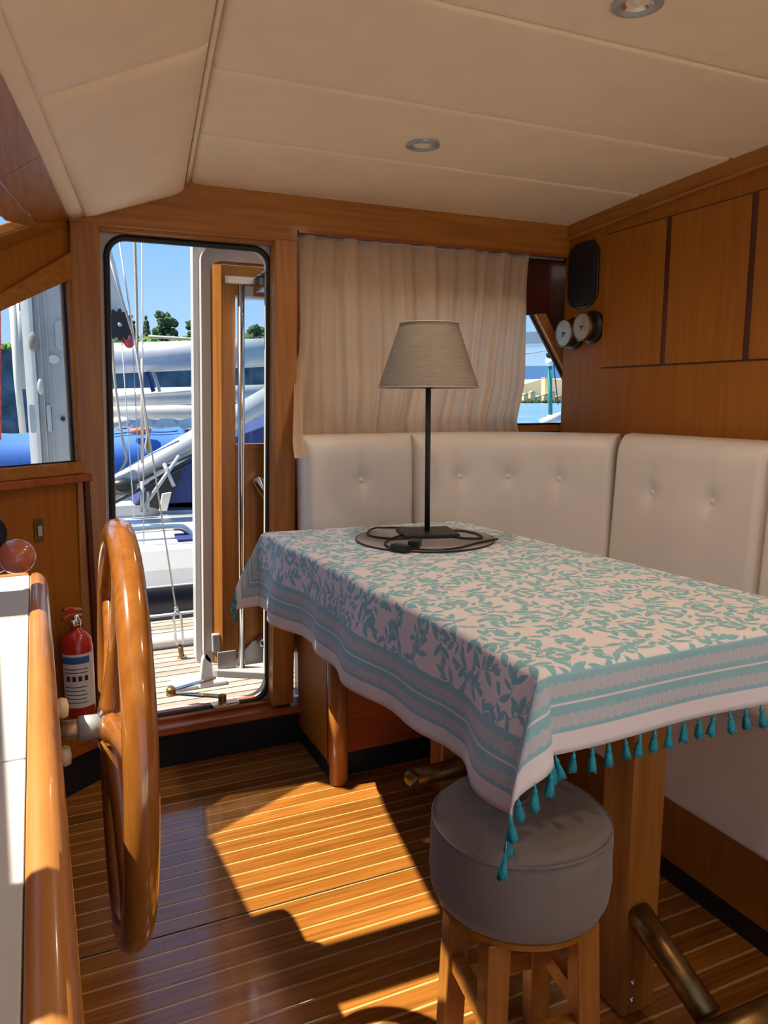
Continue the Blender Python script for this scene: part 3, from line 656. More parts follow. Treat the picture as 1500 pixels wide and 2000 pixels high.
# ---- table
QA, QB, QC, QD = V((.665, 2.385, 0)), V((1.345, 2.335, 0)), V((1.44, .985, 0)), V((.722, .975, 0)); TZ = .838
TW, TL_ = .71, 1.40
def tb(a, b):   # cloth metres -> table plan (b=0 near edge)
    u, v = a / TW, b / TL_; return (QD * (1 - u) + QC * u) * (1 - v) + (QA * (1 - u) + QB * u) * v
tt = thing('dining_table', (1.05, 1.65, 0), 'teak dining table on two square posts under a printed cloth', 'table')
P('tabletop', [tb(0, 0) + V((0, 0, TZ - .035)), tb(TW, 0) + V((0, 0, TZ - .035)), tb(TW, TL_) + V((0, 0, TZ - .035)), tb(0, TL_) + V((0, 0, TZ - .035))], (0, 0, .032), 'wood_y', tt, .006)
B('post', 1.03, 1.118, 1.088, 1.176, 0, .80, 'wood_z', tt, .008)
B('post', 1.118, 1.206, 2.02, 2.108, 0, .80, 'wood_z', tt, .008)
for y0, y1 in ((1.176, 2.02),): B('under_rail', 1.07, 1.13, y0, y1, .72, .79, 'wood_y', tt, .003)
for zz in (.075, .035): Lz('bolt', [(0, .004), (.005, .004), (.007, .002), (.008, 0)], (1.056, 1.088, zz), 'steel', tt, (0, -1, 0), 12)
# ---- bronze foot rests bolted to the table posts
f1_ = T('foot_rest', [(1.062, 1.09, .235), (1.058, 1.02, .205), (1.06, .90, .150)], .027, 'bronze', tt, 16); f1_['label'] = 'T shaped bronze foot rest on the near table post'
T('crossbar', [(.985, .868, .135), (1.36, .868, .135)], .030, 'bronze', f1_, 16)
Lz('end_cap', [(.031, -.004), (.031, .006), (.024, .020), (.012, .026), (0, .028)], (.985, .868, .135), 'bronze', f1_, (-1, 0, 0), 20)
f2_ = T('foot_rest', [(.995, 1.985, .115), (1.28, 1.985, .115)], .029, 'bronze', tt, 16); f2_['label'] = 'bronze foot rest stub on the far table post'
Lz('end_cap', [(.030, -.004), (.030, .006), (.023, .018), (.012, .024), (0, .026)], (.995, 1.985, .115), 'bronze', f2_, (-1, 0, 0), 20)
T('stem', [(1.16, 1.985, .115), (1.16, 2.022, .115)], .02, 'bronze', f2_, 12)
# ---- table cloth
OL, OR_, ON, OF = .25, .23, .145, .145
assert abs(TW + OL + OR_ - CU) < 1e-6 and abs(TL_ + ON + OF - CV) < 1e-6
nl = V((-1, -.03, 0)).normalized(); nr = V((1, .05, 0)).normalized(); nn = V((0, -1, 0)); nf = V((.07, 1, 0)).normalized()
def edge(e_, r=.016):
    if e_ < r * math.pi / 2: return r * math.sin(e_ / r), r * (1 - math.cos(e_ / r))
    return r, r + e_ - r * math.pi / 2
def cloth(a, b):
    ca, cb = min(max(a, 0), TW), min(max(b, 0), TL_); base = tb(ca, cb) + V((0, 0, TZ))
    da = -a if a < 0 else a - TW if a > TW else 0; db = -b if b < 0 else b - TL_ if b > TL_ else 0
    na = nl if a < 0 else nr; nb = nn if b < 0 else nf
    wob = .0012 * noise.noise(V((a * 9, b * 9, 0)))
    if da == 0 and db == 0: return base + V((0, 0, .003 + wob))
    r = math.hypot(da, db); ph = math.atan2(db, da); d = na * math.cos(ph) + nb * math.sin(ph)
    o_, dr = edge(r); t = min(1, r / .2)
    c2 = math.sin(2 * ph) ** 2
    wave = math.sin(cb * 11 + 1.0 + (.6 * math.sin(cb * 5))) if da > db else math.sin(ca * 13 + .6)
    fl2 = t * (.012 + (.020 * wave + .012 * math.sin(cb * 23)) * (1 - c2)) * (1 if da > db else .5) + r * (.06 + .34 * c2)
    fl2 = max(fl2, .004 * t)
    s_ = math.sqrt(max(0, 1 - min(.8, (fl2 / max(r, .02))) ** 2))
    z = TZ + .003 - dr * s_
    q = base + d * (o_ + fl2); q.z = z
    tw = .02 * c2 * t * math.sin(ph * 6)            # twist of the hanging corner fold
    q += (na * -math.sin(ph) + nb * math.cos(ph)) * tw
    return q
def lin(lo, hi, knots):
    pts = sorted(set([lo, hi] + knots)); return pts
As = lin(-OL, TW + OR_, [0, TW] + [-.25 + i * .25 / 22 for i in range(22)] + [i * TW / 40 for i in range(41)] + [TW + i * .23 / 16 for i in range(17)] + [-.004, -.009, -.015, -.02, TW + .005, TW + .012])
Bs = lin(-ON, TL_ + OF, [0, TL_] + [-.145 + i * .145 / 14 for i in range(14)] + [i * TL_ / 90 for i in range(91)] + [TL_ + i * .145 / 12 for i in range(13)] + [-.004, -.009, -.015, -.02, TL_ + .005, TL_ + .012])
bm = BM(); uvl = bm.loops.layers.uv.new('UVMap'); g = [[bm.verts.new(cloth(a, b)) for b in Bs] for a in As]
for i in range(len(As) - 1):
    for j in range(len(Bs) - 1):
        f_ = bm.faces.new((g[i][j], g[i + 1][j], g[i + 1][j + 1], g[i][j + 1]))
        for lp, (ii_, jj) in zip(f_.loops, ((i, j), (i + 1, j), (i + 1, j + 1), (i, j + 1))): lp[uvl].uv = (As[ii_] + OL, Bs[jj] + ON)
tcl = thing('tablecloth', (1.05, 1.65, TZ), 'white cotton tablecloth printed with teal leaves and striped border', 'tablecloth')
o = obj('cloth_sheet', bm, 'cloth', tcl, smooth=True); s_ = o.modifiers.new('s', 'SOLIDIFY'); s_.thickness = .0012; s_.offset = 0
def tassel_bm():
    bm = BM(); lathe(bm, [(0, .001), (.0016, 0), (.0016, -.006), (.0038, -.009), (.0042, -.013), (.003, -.015), (.0048, -.020), (.0066, -.030), (.0078, -.041), (0, -.039)], (0, 0, 0), n=10)
    for v in bm.verts:
        if v.co.z < -.018: a = math.atan2(v.co.y, v.co.x); k = 1 + .22 * math.sin(a * 5); v.co.x *= k; v.co.y *= k; v.co.z += .003 * math.sin(a * 3)
    return bm
ts0 = None; n_t = 0
def tassel(p, i):
    global ts0
    rot = (random.uniform(-.22, .22), random.uniform(-.25, .25), random.uniform(0, 6))
    if ts0 is None: ts0 = obj('tassel', tassel_bm(), 'teal', tcl, smooth=True, local=p); ts0.rotation_euler = rot
    else: copy(ts0, tcl, p, rot)
for i in range(34):
    a = -OL + .003 + (CU - .006) * i / 33; tassel(cloth(a, -ON) + V((0, 0, .001)), i)
for i in range(34):
    a = -OL + .003 + (CU - .006) * i / 33; tassel(cloth(a, TL_ + OF) + V((0, 0, .001)), i)
# ---- placemat, lamp, cord
TT = TZ + .005
pm = thing('placemat', (1.07, 2.06, TT), 'round grey woven placemat under the table lamp', 'placemat')
prof = [(0, .0)]
for i in range(26):
    r0 = .008 * i; prof += [(r0 + .002, .0055), (r0 + .006, .0055), (r0 + .008, .0040)]
prof += [(.211, .003), (.212, .0), (0, 0)]
Lz('woven_disc', prof, (1.07, 2.06, TT), 'mat', pm, n=48)
T('dark_rim', [V((1.07 + .2115 * math.cos(a), 2.06 + .2115 * math.sin(a), TT + .002)) for a in [2 * math.pi * i / 60 for i in range(60)]], .0022, 'black', pm, 6, True)
lx, ly, lz = 1.098, 2.10, TT + .006
lm = thing('table_lamp', (lx, ly, lz), 'table lamp with a grey linen shade on a thin black stem', 'lamp')
ang = math.radians(-14); ca, sa = math.cos(ang), math.sin(ang)
P('base_plate', [(lx + dx * ca - dy * sa, ly + dx * sa + dy * ca, lz) for dx, dy in ((-.085, -.075), (.085, -.075), (.085, .075), (-.085, .075))], (0, 0, .012), 'blackmetal', lm, .002)
T('stem', [(lx, ly, lz + .01), (lx, ly, 1.40)], .0085, 'blackmetal', lm, 12)
Lz('socket', [(0, 1.30), (.018, 1.30), (.018, 1.38), (0, 1.38)], (lx, ly, 0), 'blackmetal', lm, n=16)
bm = BM(); lathe(bm, [(.152, 1.302), (.150, 1.310), (.0885, 1.488), (.088, 1.493)], (lx, ly, 0), n=48); o = obj('lamp_shade', bm, 'shade', lm, smooth=True); s_ = o.modifiers.new('s', 'SOLIDIFY'); s_.thickness = .002
T('shade_rim', [V((lx + .1522 * math.cos(a), ly + .1522 * math.sin(a), 1.303)) for a in [2 * math.pi * i / 48 for i in range(48)]], .0026, 'pinkwhite', lm, 6, True)
T('shade_rim', [V((lx + .0885 * math.cos(a), ly + .0885 * math.sin(a), 1.492)) for a in [2 * math.pi * i / 48 for i in range(48)]], .0022, 'pinkwhite', lm, 6, True)
def tp(x, y_, dz=.0100):   # point on the table top seen at a pixel
    d = FW * F + RT * (x - 750) - UP * (y_ - 1000); z = TT + dz; return CAM + d * ((z - CAM.z) / d.z)
cord = [tp(x, y_) for x, y_ in ((800, 1050), (770, 1052), (730, 1048), (718, 1040), (735, 1031), (790, 1031), (830, 1034), (870, 1036), (905, 1037), (935, 1044), (940, 1051), (905, 1051), (860, 1043), (815, 1040), (775, 1048), (752, 1060), (765, 1070), (790, 1071))]
T('cord', smooth_path(cord, 6), .0032, 'black', lm, 8)
cord2 = [tp(x, y_) for x, y_ in ((800, 1071), (840, 1074), (890, 1071), (930, 1061), (965, 1054), (972, 1053))]
T('cord', smooth_path(cord2, 6), .0030, 'black', lm, 8)
c0 = tp(782, 1070, .012); dv = (tp(805, 1073, .012) - tp(760, 1066, .012)).normalized()
def obox(bm, c, d, l, w_, h):
    d = V((d.x, d.y, 0)).normalized(); n_ = V((-d.y, d.x, 0)); prism(bm, [c + d * (l * a) + n_ * (w_ * b) - V((0, 0, h)) for a, b in ((-1, -1), (1, -1), (1, 1), (-1, 1))], (0, 0, 2 * h)); return bm
obj('switch_box', obox(BM(), c0, dv, .028, .014, .010), 'black', lm, bevel=.004)
c1 = tp(810, 1062, .014); obj('plug', obox(BM(), c1, V((.6, .8, 0)), .024, .017, .012), 'black', lm, bevel=.005)
Lz('plug_pin', [(0, 0), (.0022, 0), (.0022, .02), (0, .021)], c1 + V((.015, .02, 0)), 'steel', lm, (.6, .8, 0), 8)
# ---- stool
sx_, sy_ = .752, 1.068
st = thing('stool', (sx_, sy_, 0), 'teak stool with a thick round grey canvas cushion beside the table', 'stool')
def sfn(u, v):
    a = 2 * math.pi * u
    prof = [(0.0, 0.552), (.06, 0.555), (.115, 0.551), (.143, 0.543), (.156, 0.530), (.161, 0.510), (.161, 0.470), (.163, 0.440), (.160, 0.410), (.152, 0.392), (.14, 0.387), (.0, 0.387)]
    f_ = v * (len(prof) - 1); i = min(int(f_), len(prof) - 2); t = f_ - i; r = prof[i][0] + (prof[i + 1][0] - prof[i][0]) * t; z = prof[i][1] + (prof[i + 1][1] - prof[i][1]) * t
    r *= 1 + .012 * noise.noise(V((math.cos(a) * 2, math.sin(a) * 2, z * 14)))
    z += .005 * noise.noise(V((math.cos(a) * 1.5, math.sin(a) * 1.5, 2)))
    return V((sx_ + r * math.cos(a), sy_ + r * math.sin(a), z))
bm = BM(); grid(bm, sfn, 56, 44, True); bmesh.ops.remove_doubles(bm, verts=bm.verts, dist=1e-5); obj('cushion', bm, 'stool', st, smooth=True)
T('cushion_piping', [V((sx_ + .1575 * math.cos(a), sy_ + .1575 * math.sin(a), .529 + .003 * math.sin(3 * a))) for a in [2 * math.pi * i / 56 for i in range(56)]], .003, 'stool', st, 6, True)
Lz('seat_ring', [(0, .368), (.138, .368), (.146, .374), (.146, .384), (.14, .388), (0, .388)], (sx_, sy_, 0), 'wood_x', st, n=48, smooth=False)
vd = V((.563, .826, 0)); rp_ = V((.826, -.563, 0)); legs = []
for k in range(4):
    a = math.radians(19 + 90 * k); d = rp_ * math.cos(a) - vd * math.sin(a); top = V((sx_, sy_, 0)) + d * .118; bot = V((sx_, sy_, 0)) + d * .135; legs.append((top, bot, d))
for top, bot, d in legs:
    n_ = V((-d.y, d.x, 0)); dd_ = (d + n_).normalized(); ee = (d - n_).normalized(); h = .021
    bm = BM(); lo = [bot + dd_ * h * a + ee * h * b for a, b in ((-1, -1), (1, -1), (1, 1), (-1, 1))]; hi = [top + dd_ * h * a + ee * h * b + V((0, 0, .37)) for a, b in ((-1, -1), (1, -1), (1, 1), (-1, 1))]
    A = [bm.verts.new(p) for p in lo]; Bq = [bm.verts.new(p) for p in hi]; bm.faces.new(A[::-1]); bm.faces.new(Bq)
    for i in range(4): bm.faces.new((A[i], A[(i + 1) % 4], Bq[(i + 1) % 4], Bq[i]))
    obj('leg', bm, 'wood_z', st, bevel=.003)
for k in range(4):
    a, b = legs[k], legs[(k + 1) % 4]; zz = .205 if k % 2 else .165
    p, q = a[1].lerp(a[0], zz / .37), b[1].lerp(b[0], zz / .37); d = (q - p).normalized(); n_ = V((-d.y, d.x, 0)); h = .011
    obj('stretcher', prism(BM(), [p + n_ * h * i + V((0, 0, zz + .020 * j)) for i, j in ((-1, -1), (1, -1), (1, 1), (-1, 1))], q - p), 'wood_x', st, bevel=.002)
# ---- helm console
hc = thing('helm_console', (-.2, .6, 0), 'white topped helm console with a rounded teak rail', 'console')
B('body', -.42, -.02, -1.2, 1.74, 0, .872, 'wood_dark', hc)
for y0, y1, nm in ((1.4255, 1.757, 'top_panel'), (.842, 1.4225, 'top_panel'), (-1.2, .839, 'top_panel')): B(nm, -.42, -.029, y0, y1, .872, .900, 'offwhite', hc, .002)
bm = BM(); loops = []
prof = [(-.028, .86), (-.028, .901), (-.023, .906), (-.012, .908), (-.003, .903), (.004, .892), (.006, .878), (.004, .860)]
for yy in (-1.2, 1.72): loops.append([bm.verts.new((x, yy, z)) for x, z in prof])
for i in range(1, 7):
    a = math.radians(90 * i / 6); loops.append([bm.verts.new((x - .022 * (1 - math.cos(a)) * (x + .028) / .034, 1.72 + .055 * math.sin(a), z - .012 * (1 - math.cos(a)))) for x, z in prof])
for A, Bq in zip(loops, loops[1:]):
    for j in range(len(prof) - 1): bm.faces.new((A[j], A[j + 1], Bq[j + 1], Bq[j]))
    bm.faces.new((A[-1], A[0], Bq[0], Bq[-1]))
bm.faces.new(loops[0]); bm.faces.new(loops[-1][::-1]); obj('edge_rail', bm, 'railwood', hc, smooth=True)
B('end_lip', -.42, -.03, 1.757, 1.775, .86, .903, 'railwood', hc, .004)
for yy, zz in ((1.10, .848), (1.10, .778)):
    Lz('knob', [(0, 0), (.005, 0), (.005, .018), (.012, .024), (.0145, .031), (.012, .038), (0, .040)], (-.020, yy, zz), 'cream', hc, (1, 0, 0), 18)
# levers
gl = thing('control_lever', (-.12, 1.62, .9), 'chrome control lever with an orange red ball on the console', 'lever')
T('lever_arm', [(-.15, 1.62, .905), (-.13, 1.62, .925), (-.05, 1.615, .958)], .0075, 'steel', gl, 12)
Lz('ball', [(0, -.034)] + [(.034 * math.cos(math.radians(a)), .034 * math.sin(math.radians(a))) for a in range(-75, 90, 15)] + [(0, .034)], (-.046, 1.61, .969), 'orange', gl, (0, 0, 1), 28)
Lz('lever_base', [(0, 0), (.03, 0), (.028, .012), (.012, .02), (0, .02)], (-.15, 1.62, .900), 'steel', gl)
# ---- steering wheel
wc = V((.0875, 1.098, .8125)); R0 = .2715; tilt = -.037; yw = -.022
Rm = Matrix.Rotation(yw, 3, 'Z') @ Matrix.Rotation(-tilt, 3, 'Y')
def wp_(x, y_, z): return wc + Rm @ V((x, y_, z))
sw = thing('steering_wheel', (wc.x, wc.y, wc.z - .3), 'large glossy teak steering wheel on a steel shaft', 'steering wheel')
bm = BM(); NS, NB = 72, 14
g = [[bm.verts.new(wp_(.0197 * math.sin(b), (R0 + .0212 * math.cos(b)) * math.cos(a), (R0 + .0212 * math.cos(b)) * math.sin(a))) for b in [2 * math.pi * j / NB for j in range(NB)]] for a in [2 * math.pi * i / NS for i in range(NS)]]
for i in range(NS):
    for j in range(NB): bm.faces.new((g[i][j], g[(i + 1) % NS][j], g[(i + 1) % NS][(j + 1) % NB], g[i][(j + 1) % NB]))
obj('rim', bm, 'wheelwood', sw, smooth=True)
for k in range(5):
    a = math.radians(98 + 72 * k); bm = BM(); loops = []
    for i in range(17):
        t = i / 16; r = .022 + (R0 - .022) * t; flare = abs(2 * t - 1) ** 2.5
        hw = .0124 + .0146 * flare * (1.0 if t < .5 else 1.25); ht = .0125 + .0045 * flare * (1 - t)
        c = (math.cos(a), math.sin(a)); tn = (-math.sin(a), math.cos(a)); xo = -.016 * (1 - t) ** 2
        loops.append([bm.verts.new(wp_(xo + ht * math.sin(q), c[0] * r + tn[0] * hw * math.cos(q), c[1] * r + tn[1] * hw * math.cos(q))) for q in [2 * math.pi * j / 12 for j in range(12)]])
    for A, Bq in zip(loops, loops[1:]):
        for j in range(12): bm.faces.new((A[j], A[(j + 1) % 12], Bq[(j + 1) % 12], Bq[j]))
    bm.faces.new(loops[0][::-1]); bm.faces.new(loops[-1]); obj('spoke', bm, 'wheelwood', sw, smooth=True)
axv = Rm @ V((-1, 0, 0))
Lz('hub', [(0, -.022), (.022, -.020), (.035, -.013), (.041, 0), (.038, .013), (.026, .025), (0, .026)], wc, 'wheelwood', sw, axv, 28)
Lz('collar', [(0, .020), (.0175, .020), (.0175, .056), (.0145, .058), (0, .058)], wc, 'alu', sw, axv, 20)
Lz('shaft', [(0, .051), (.0135, .051), (.0135, .086), (0, .086)], wc, 'rust', sw, axv, 18)
# ---- fire extinguisher, switch, round gauge on the angled wall
ec = p1(.113, 0) - N1 * .062
fx = thing('fire_extinguisher', (ec.x, ec.y, .29), 'small red fire extinguisher with a white label in the dark corner', 'fire extinguisher')
Lz('cylinder', [(0, .290), (.040, .290), (.046, .298), (.047, .51), (.043, .535), (.030, .555), (.016, .563), (.015, .575), (0, .575)], (ec.x, ec.y, 0), 'red', fx, n=28)
bm = BM(); th0 = math.atan2(-ec.y, -ec.x) 
def arc(r, a0, a1, z0, z1, n_=14):
    bm = BM(); vs_ = [[bm.verts.new((ec.x + r * math.cos(a), ec.y + r * math.sin(a), z)) for z in (z0, z1)] for a in [a0 + (a1 - a0) * i / n_ for i in range(n_ + 1)]]
    for A, Bq in zip(vs_, vs_[1:]): bm.faces.new((A[0], Bq[0], Bq[1], A[1]))
    return bm
lb = obj('label', arc(.0476, th0 - 1.15, th0 + 1.15, .325, .495), 'label', fx, smooth=True)
obj('blue_band', arc(.0480, th0 - 1.15, th0 + .75, .465, .487), 'blue', lb, smooth=True)
for i in range(5): obj('text_line', arc(.0480, th0 - 1.0, th0 + .5 - .1 * (i % 2), .340 + .0125 * i, .3425 + .0125 * i), 'ink', lb, smooth=True)
for i in range(4): obj('pictogram', arc(.0480, th0 - .8 + .38 * i, th0 - .56 + .38 * i, .410, .426, 4), 'ink', lb, smooth=True)
for i in range(2): obj('text_line', arc(.0480, th0 - 1.0, th0 + .6, .436 + .011 * i, .4385 + .011 * i), 'ink', lb, smooth=True)
Lz('valve', [(0, .572), (.017, .572), (.017, .592), (.011, .598), (.011, .610), (0, .610)], (ec.x, ec.y, 0), 'steel', fx, n=16)
dvv = V((-.75, -.65, 0)); pp = V((ec.x, ec.y, .605))
T('handle', [pp - dvv * .02, pp + dvv * .02 + V((0, 0, .008)), pp + dvv * .05 + V((0, 0, .002))], .007, 'red', fx, 8)
T('handle', [pp - dvv * .02 + V((0, 0, .018)), pp + dvv * .02 + V((0, 0, .028)), pp + dvv * .045 + V((0, 0, .030))], .007, 'red', fx, 8)
Lz('gauge', [(0, 0), (.013, 0), (.013, .010), (0, .012)], pp + V((-.008, -.016, -.018)), 'steel', fx, (-.2, -1, 0), 16)
sc0 = p1(.176, .878); sw2 = thing('light_switch', sc0, 'small grey rocker switch on the dark panel under the side window', 'switch')
def onp(nm, s0, s1, z0, z1, d0, d1_, mat, par, bev=0): return P(nm, [p1(s0, z0, d0), p1(s1, z0, d0), p1(s1, z1, d0), p1(s0, z1, d0)], -N1 * (d1_ - d0), mat, par, bev)
onp('plate', .160, .192, .845, .912, 0, .005, 'bronze', sw2, .002); onp('rocker', .169, .184, .860, .892, .005, .010, 'pinkwhite', sw2, .002)
g0 = p1(.335, .89); gg = thing('round_gauge', g0, 'black round instrument at the left edge under the side window', 'gauge')
Lz('case', [(0, 0), (.048, 0), (.048, .015), (.042, .02), (0, .02)], g0, 'black', gg, -N1, 28, False)
Lz('lens', [(0, .021), (.040, .021)], g0, 'darkglass', gg, -N1, 28)
# ================================================================ OUTSIDE
wt = B('water', -900, 1500, -600, 1400, -1.6, -1.5, 'water'); tag(wt, 'blue harbour water beyond the boats', 'water', kind='structure')
sd = thing('side_deck', (.5, 3.1, .09), 'sunlit teak planked side deck outside the door', 'deck', kind='structure')
B('deck_base', -3, 6, 2.74, 3.60, -.9, .094, 'deckwhite', sd)
dk = None
for i in range(14):
    y_ = 2.775 + i * .060
    if dk is None: dk = obj('plank', box(BM(), -4.5, 4.5, -.026, .026, -.01, .004), 'deckteak', sd, local=(1.5, y_, .10))
    else: copy(dk, sd, (1.5, y_, .10))
B('door_step', -.1, 1.0, 2.72, 2.80, .06, .125, 'white', sd, .01)
fd = B('foredeck', -5, -.46, -1.6, 2.2, .2, 1.2, 'white'); tag(fd, 'unseen white foredeck added ahead of the windscreen to bounce sunlight', 'deck', kind='structure')  # unseen deck added to bounce sunlight up to the ceiling
pd = B('port_bounce_deck', -4, 5, -7, -1.26, -.3, .02, 'cockpit'); tag(pd, 'unseen cream cockpit sole added to bounce sunlight into the cabin', 'deck', kind='structure')  # added sole, coloured to bounce warm daylight inside
o = T('toe_rail', [(-3, 3.62, .135), (6, 3.62, .135)], .036, 'white'); tag(o, 'round white toe rail along the deck edge outside the door', 'rail')
# shroud with turnbuckle
s_ = thing('shroud', (.53, 3.4, .1), 'steel shroud wire with turnbuckle standing on the side deck', 'rigging')
a, b = at(222, 400, 3.42), at(343, 1185, 3.42)
T('wire', [a, b], .0036, 'greyrope', s_, 8)
c, d = at(345, 1192, 3.42), at(352, 1262, 3.42)
off = V((.016, 0, 0))
T('turnbuckle', [c, c.lerp(d, .15) + off, c.lerp(d, .85) + off, d], .006, 'steel', s_, 8); T('turnbuckle', [c, c.lerp(d, .15) - off, c.lerp(d, .85) - off, d], .006, 'steel', s_, 8)
T('swage', [b, c], .009, 'steel', s_, 10); T('toggle', [d, at(355, 1282, 3.42)], .012, 'bronze', s_, 10)
e_ = at(357, 1305, 3.42); P('chainplate', [e_ + V((x, 0, z)) for x, z in rrect(-.022, .022, -.085, .065, .02, 4)], (0, .01, 0), 'steel', s_)
e2 = at(395, 1318, 3.3); o = B('deck_shadow', e2.x - .16, e2.x + .05, 3.02, 3.14, .104, .122, 'greyboat', None, .006); tag(o, 'flat blue grey plate standing for the shadow beside the door base', 'fitting')  # flat plate standing for a shadowed patch of deck
# ropes and stays
def rope(nm, lab, pts, Y, r, mat, grp='ropes and stays outside the door'):
    q = T(nm, smooth_path([at(x, y_, Y) for x, y_ in pts], 5) if len(pts) > 2 else [at(x, y_, Y) for x, y_ in pts], r, mat, None, 8); return tag(q, lab, 'rope', grp)
rope('mooring_rope', 'twisted beige rope with a knot hanging in the doorway', [(262, 440), (266, 560), (268, 660), (268, 700), (276, 745), (281, 790), (284, 818), (288, 850), (285, 872), (289, 884), (291, 868), (288, 852)], 3.43, .006, 'rope')
rope('hanging_rope', 'thin beige rope hanging from the boom end near the left jamb', [(218, 655), (224, 740), (231, 800), (238, 850), (244, 880), (246, 900), (232, 925)], 5.6, .009, 'rope')
rope('halyard', 'grey halyard crossing the furled sail to the knot', [(203, 470), (262.5, 662)], 3.42, .005, 'greyrope')
rope('halyard', 'thin vertical grey line right of the ropes in the doorway', [(277, 440), (281, 1062)], 4.3, .0035, 'greyrope')
rope('halyard', 'pale line running down past the blue cover', [(277, 700), (277, 905)], 4.6, .006, 'rope')
rope('lifeline', 'white lifeline wire above the neighbouring deck', [(270, 1206), (300, 1204), (400, 1192)], 3.8, .008, 'white')
# ---- neighbouring yacht
yx = V((1, 4.1, .1)); ny = thing('sailing_yacht', yx, 'white neighbouring yacht with navy sprayhood close outside the door', 'boat')
B('hull_side', -4, 3.6, 3.76, 4.6, -1.4, .075, 'white', ny)
dn = None
for i in range(6):
    y_ = 3.79 + i * .062
    if dn is None: dn = obj('deck_plank', box(BM(), -3.8, 3.8, -.026, .026, -.02, .006), 'deckteak', ny, local=(-.2, y_, .09))
    else: copy(dn, ny, (2, y_, .09))
zr = lambda y_, Y: at(330, y_, Y).z
prof = [(4.13, .07), (4.14, zr(1144, 4.14)), (4.145, zr(1142, 4.145)), (4.17, zr(1112, 4.17)), (4.22, zr(1072, 4.22)), (4.32, zr(1058, 4.32)), (4.6, zr(1036, 4.6)), (5.1, zr(1016, 5.1)), (5.6, zr(1004, 5.6)), (6.4, zr(1004, 6.4)), (6.6, 0)]
P('coachroof', [(-4, a, z) for a, z in prof], (7.6, 0, 0), 'white', ny, .01)
B('window_band', -3.5, 3.2, 4.118, 4.136, .10, zr(1146, 4.118), 'darkglass', ny)
T('grab_rail', smooth_path([at(225, 1038, 4.4), at(260, 1036, 4.4), at(340, 1030, 4.4), at(362, 1034, 4.4), at(380, 1054, 4.4)], 5), .020, 'steel', ny, 10)
hp = at(360, 1052, 4.36); P('roof_hatch', [V((hp.x - .045, 4.30, zr(1062, 4.30) + .006)), V((hp.x + .07, 4.30, zr(1062, 4.30) + .006)), V((hp.x + .07, 4.42, zr(1049, 4.42) + .006)), V((hp.x - .045, 4.42, zr(1049, 4.42) + .006))], (0, 0, .012), 'navy', ny)
B('grey_coaming', -2, 3.5, 6.0, 6.3, .2, at(300, 985, 6.0).z, 'greyboat', ny)
T('diagonal_spar', [at(120, 1010, 5.6), at(215, 958, 5.6), at(380, 862, 5.6), at(560, 757, 5.6)], .082, 'alu', ny, 20)
dod = [at(300, 935, 6.0), at(262, 985, 6.0), at(330, 1000, 6.0), at(600, 990, 6.0), at(600, 800, 6.0), at(385, 880, 6.0)]
P('sprayhood', dod, (0, 1.2, 0), 'navy', ny, .01)
dk2 = [at(300, 928, 5.95), at(268, 985, 5.95), at(325, 998, 5.95), at(352, 930, 5.95), at(366, 886, 5.95)]
P('hood_shading', dk2, (0, .04, 0), 'kick', ny)  # dark sheet standing for the shading at the left of the sprayhood
P('seat_back', [at(318, 965, 5.9), at(335, 962, 5.9), at(326, 998, 5.9), at(312, 998, 5.9)], (0, .05, 0), 'offwhite', ny)
for i, (p_, q_) in enumerate((((205, 975), (300, 925)), ((205, 992), (390, 895)), ((300, 920), (395, 880)))): T('sheet_line', [at(*p_, 5.5), at(*q_, 5.5)], .011, 'black', ny, 6)
for p_, q_ in (((281, 990), (350, 890)), ((277, 1000), (278, 940)), ((320, 905), (340, 950)), ((288, 1000), (288, 960))): T('stanchion', [at(*p_, 5.4), at(*q_, 5.4)], .013, 'alu', ny, 8)
q_ = at(242, 950, 5.4); bm = BM(); blob(bm, q_, .075, 3, .12, 1, 2, (1.2, .7, .8)); obj('pulley_block', bm, 'black', ny, smooth=True)
# ---- yacht behind: boom, furled sail, mast
y2 = thing('sailing_yacht', (0, 9, 0), 'second yacht with thick grey booms and bare mast behind the navy sprayhood', 'boat')
B('hull', -6, 9, 9.0, 11.0, -1.45, at(300, 905, 9.0).z, 'white', y2, .05)
T('boom', [at(212, 700, 9.2), at(380, 694, 9.2), at(560, 687, 9.2)], .168, 'alu', y2, 24)
T('boom_end', [at(190, 702, 9.2), at(213, 701, 9.2)], .170, 'greyrope', y2, 24)
T('boom', [at(150, 779, 9.8), at(400, 772, 9.8), at(560, 766, 9.8)], .110, 'alu', y2, 20)
T('boom_stripe', [at(205, 775, 9.68), at(372, 764, 9.68)], .012, 'white', y2, 8)
T('boom', [at(150, 805, 10.2), at(400, 806, 10.2), at(560, 806, 10.2)], .096, 'alu', y2, 20)
T('boom_top_cover', [at(150, 795, 10.18), at(400, 796, 10.18), at(560, 796, 10.18)], .028, 'white', y2, 10)
T('topping_line', [at(290, 657, 8.9), at(385, 663, 8.9), at(440, 662, 8.9)], .016, 'rope', y2, 8)
T('vang', [at(285, 722, 9.2), at(300, 765, 9.2)], .026, 'navy', y2, 8); T('vang', [at(298, 722, 9.3), at(312, 765, 9.3)], .02, 'alu', y2, 8)
for i in range(12):   # deck clutter: white lumps along the far deck
    q_ = at(205 + i * 15, 828 + 3 * math.sin(i * 2), 9.2); bm = BM(); blob(bm, q_, .07 + .02 * (i % 3), i, .25, 1, 2, (1.2, .8, .6)); obj('deck_gear', bm, 'offwhite' if i % 3 else 'greyboat', y2, smooth=True)
ms = thing('mast', at(118, 905, 5.2), 'broad grey mast with fittings seen through the side window', 'mast')
mc = at(122, 760, 5.2); bm = BM()
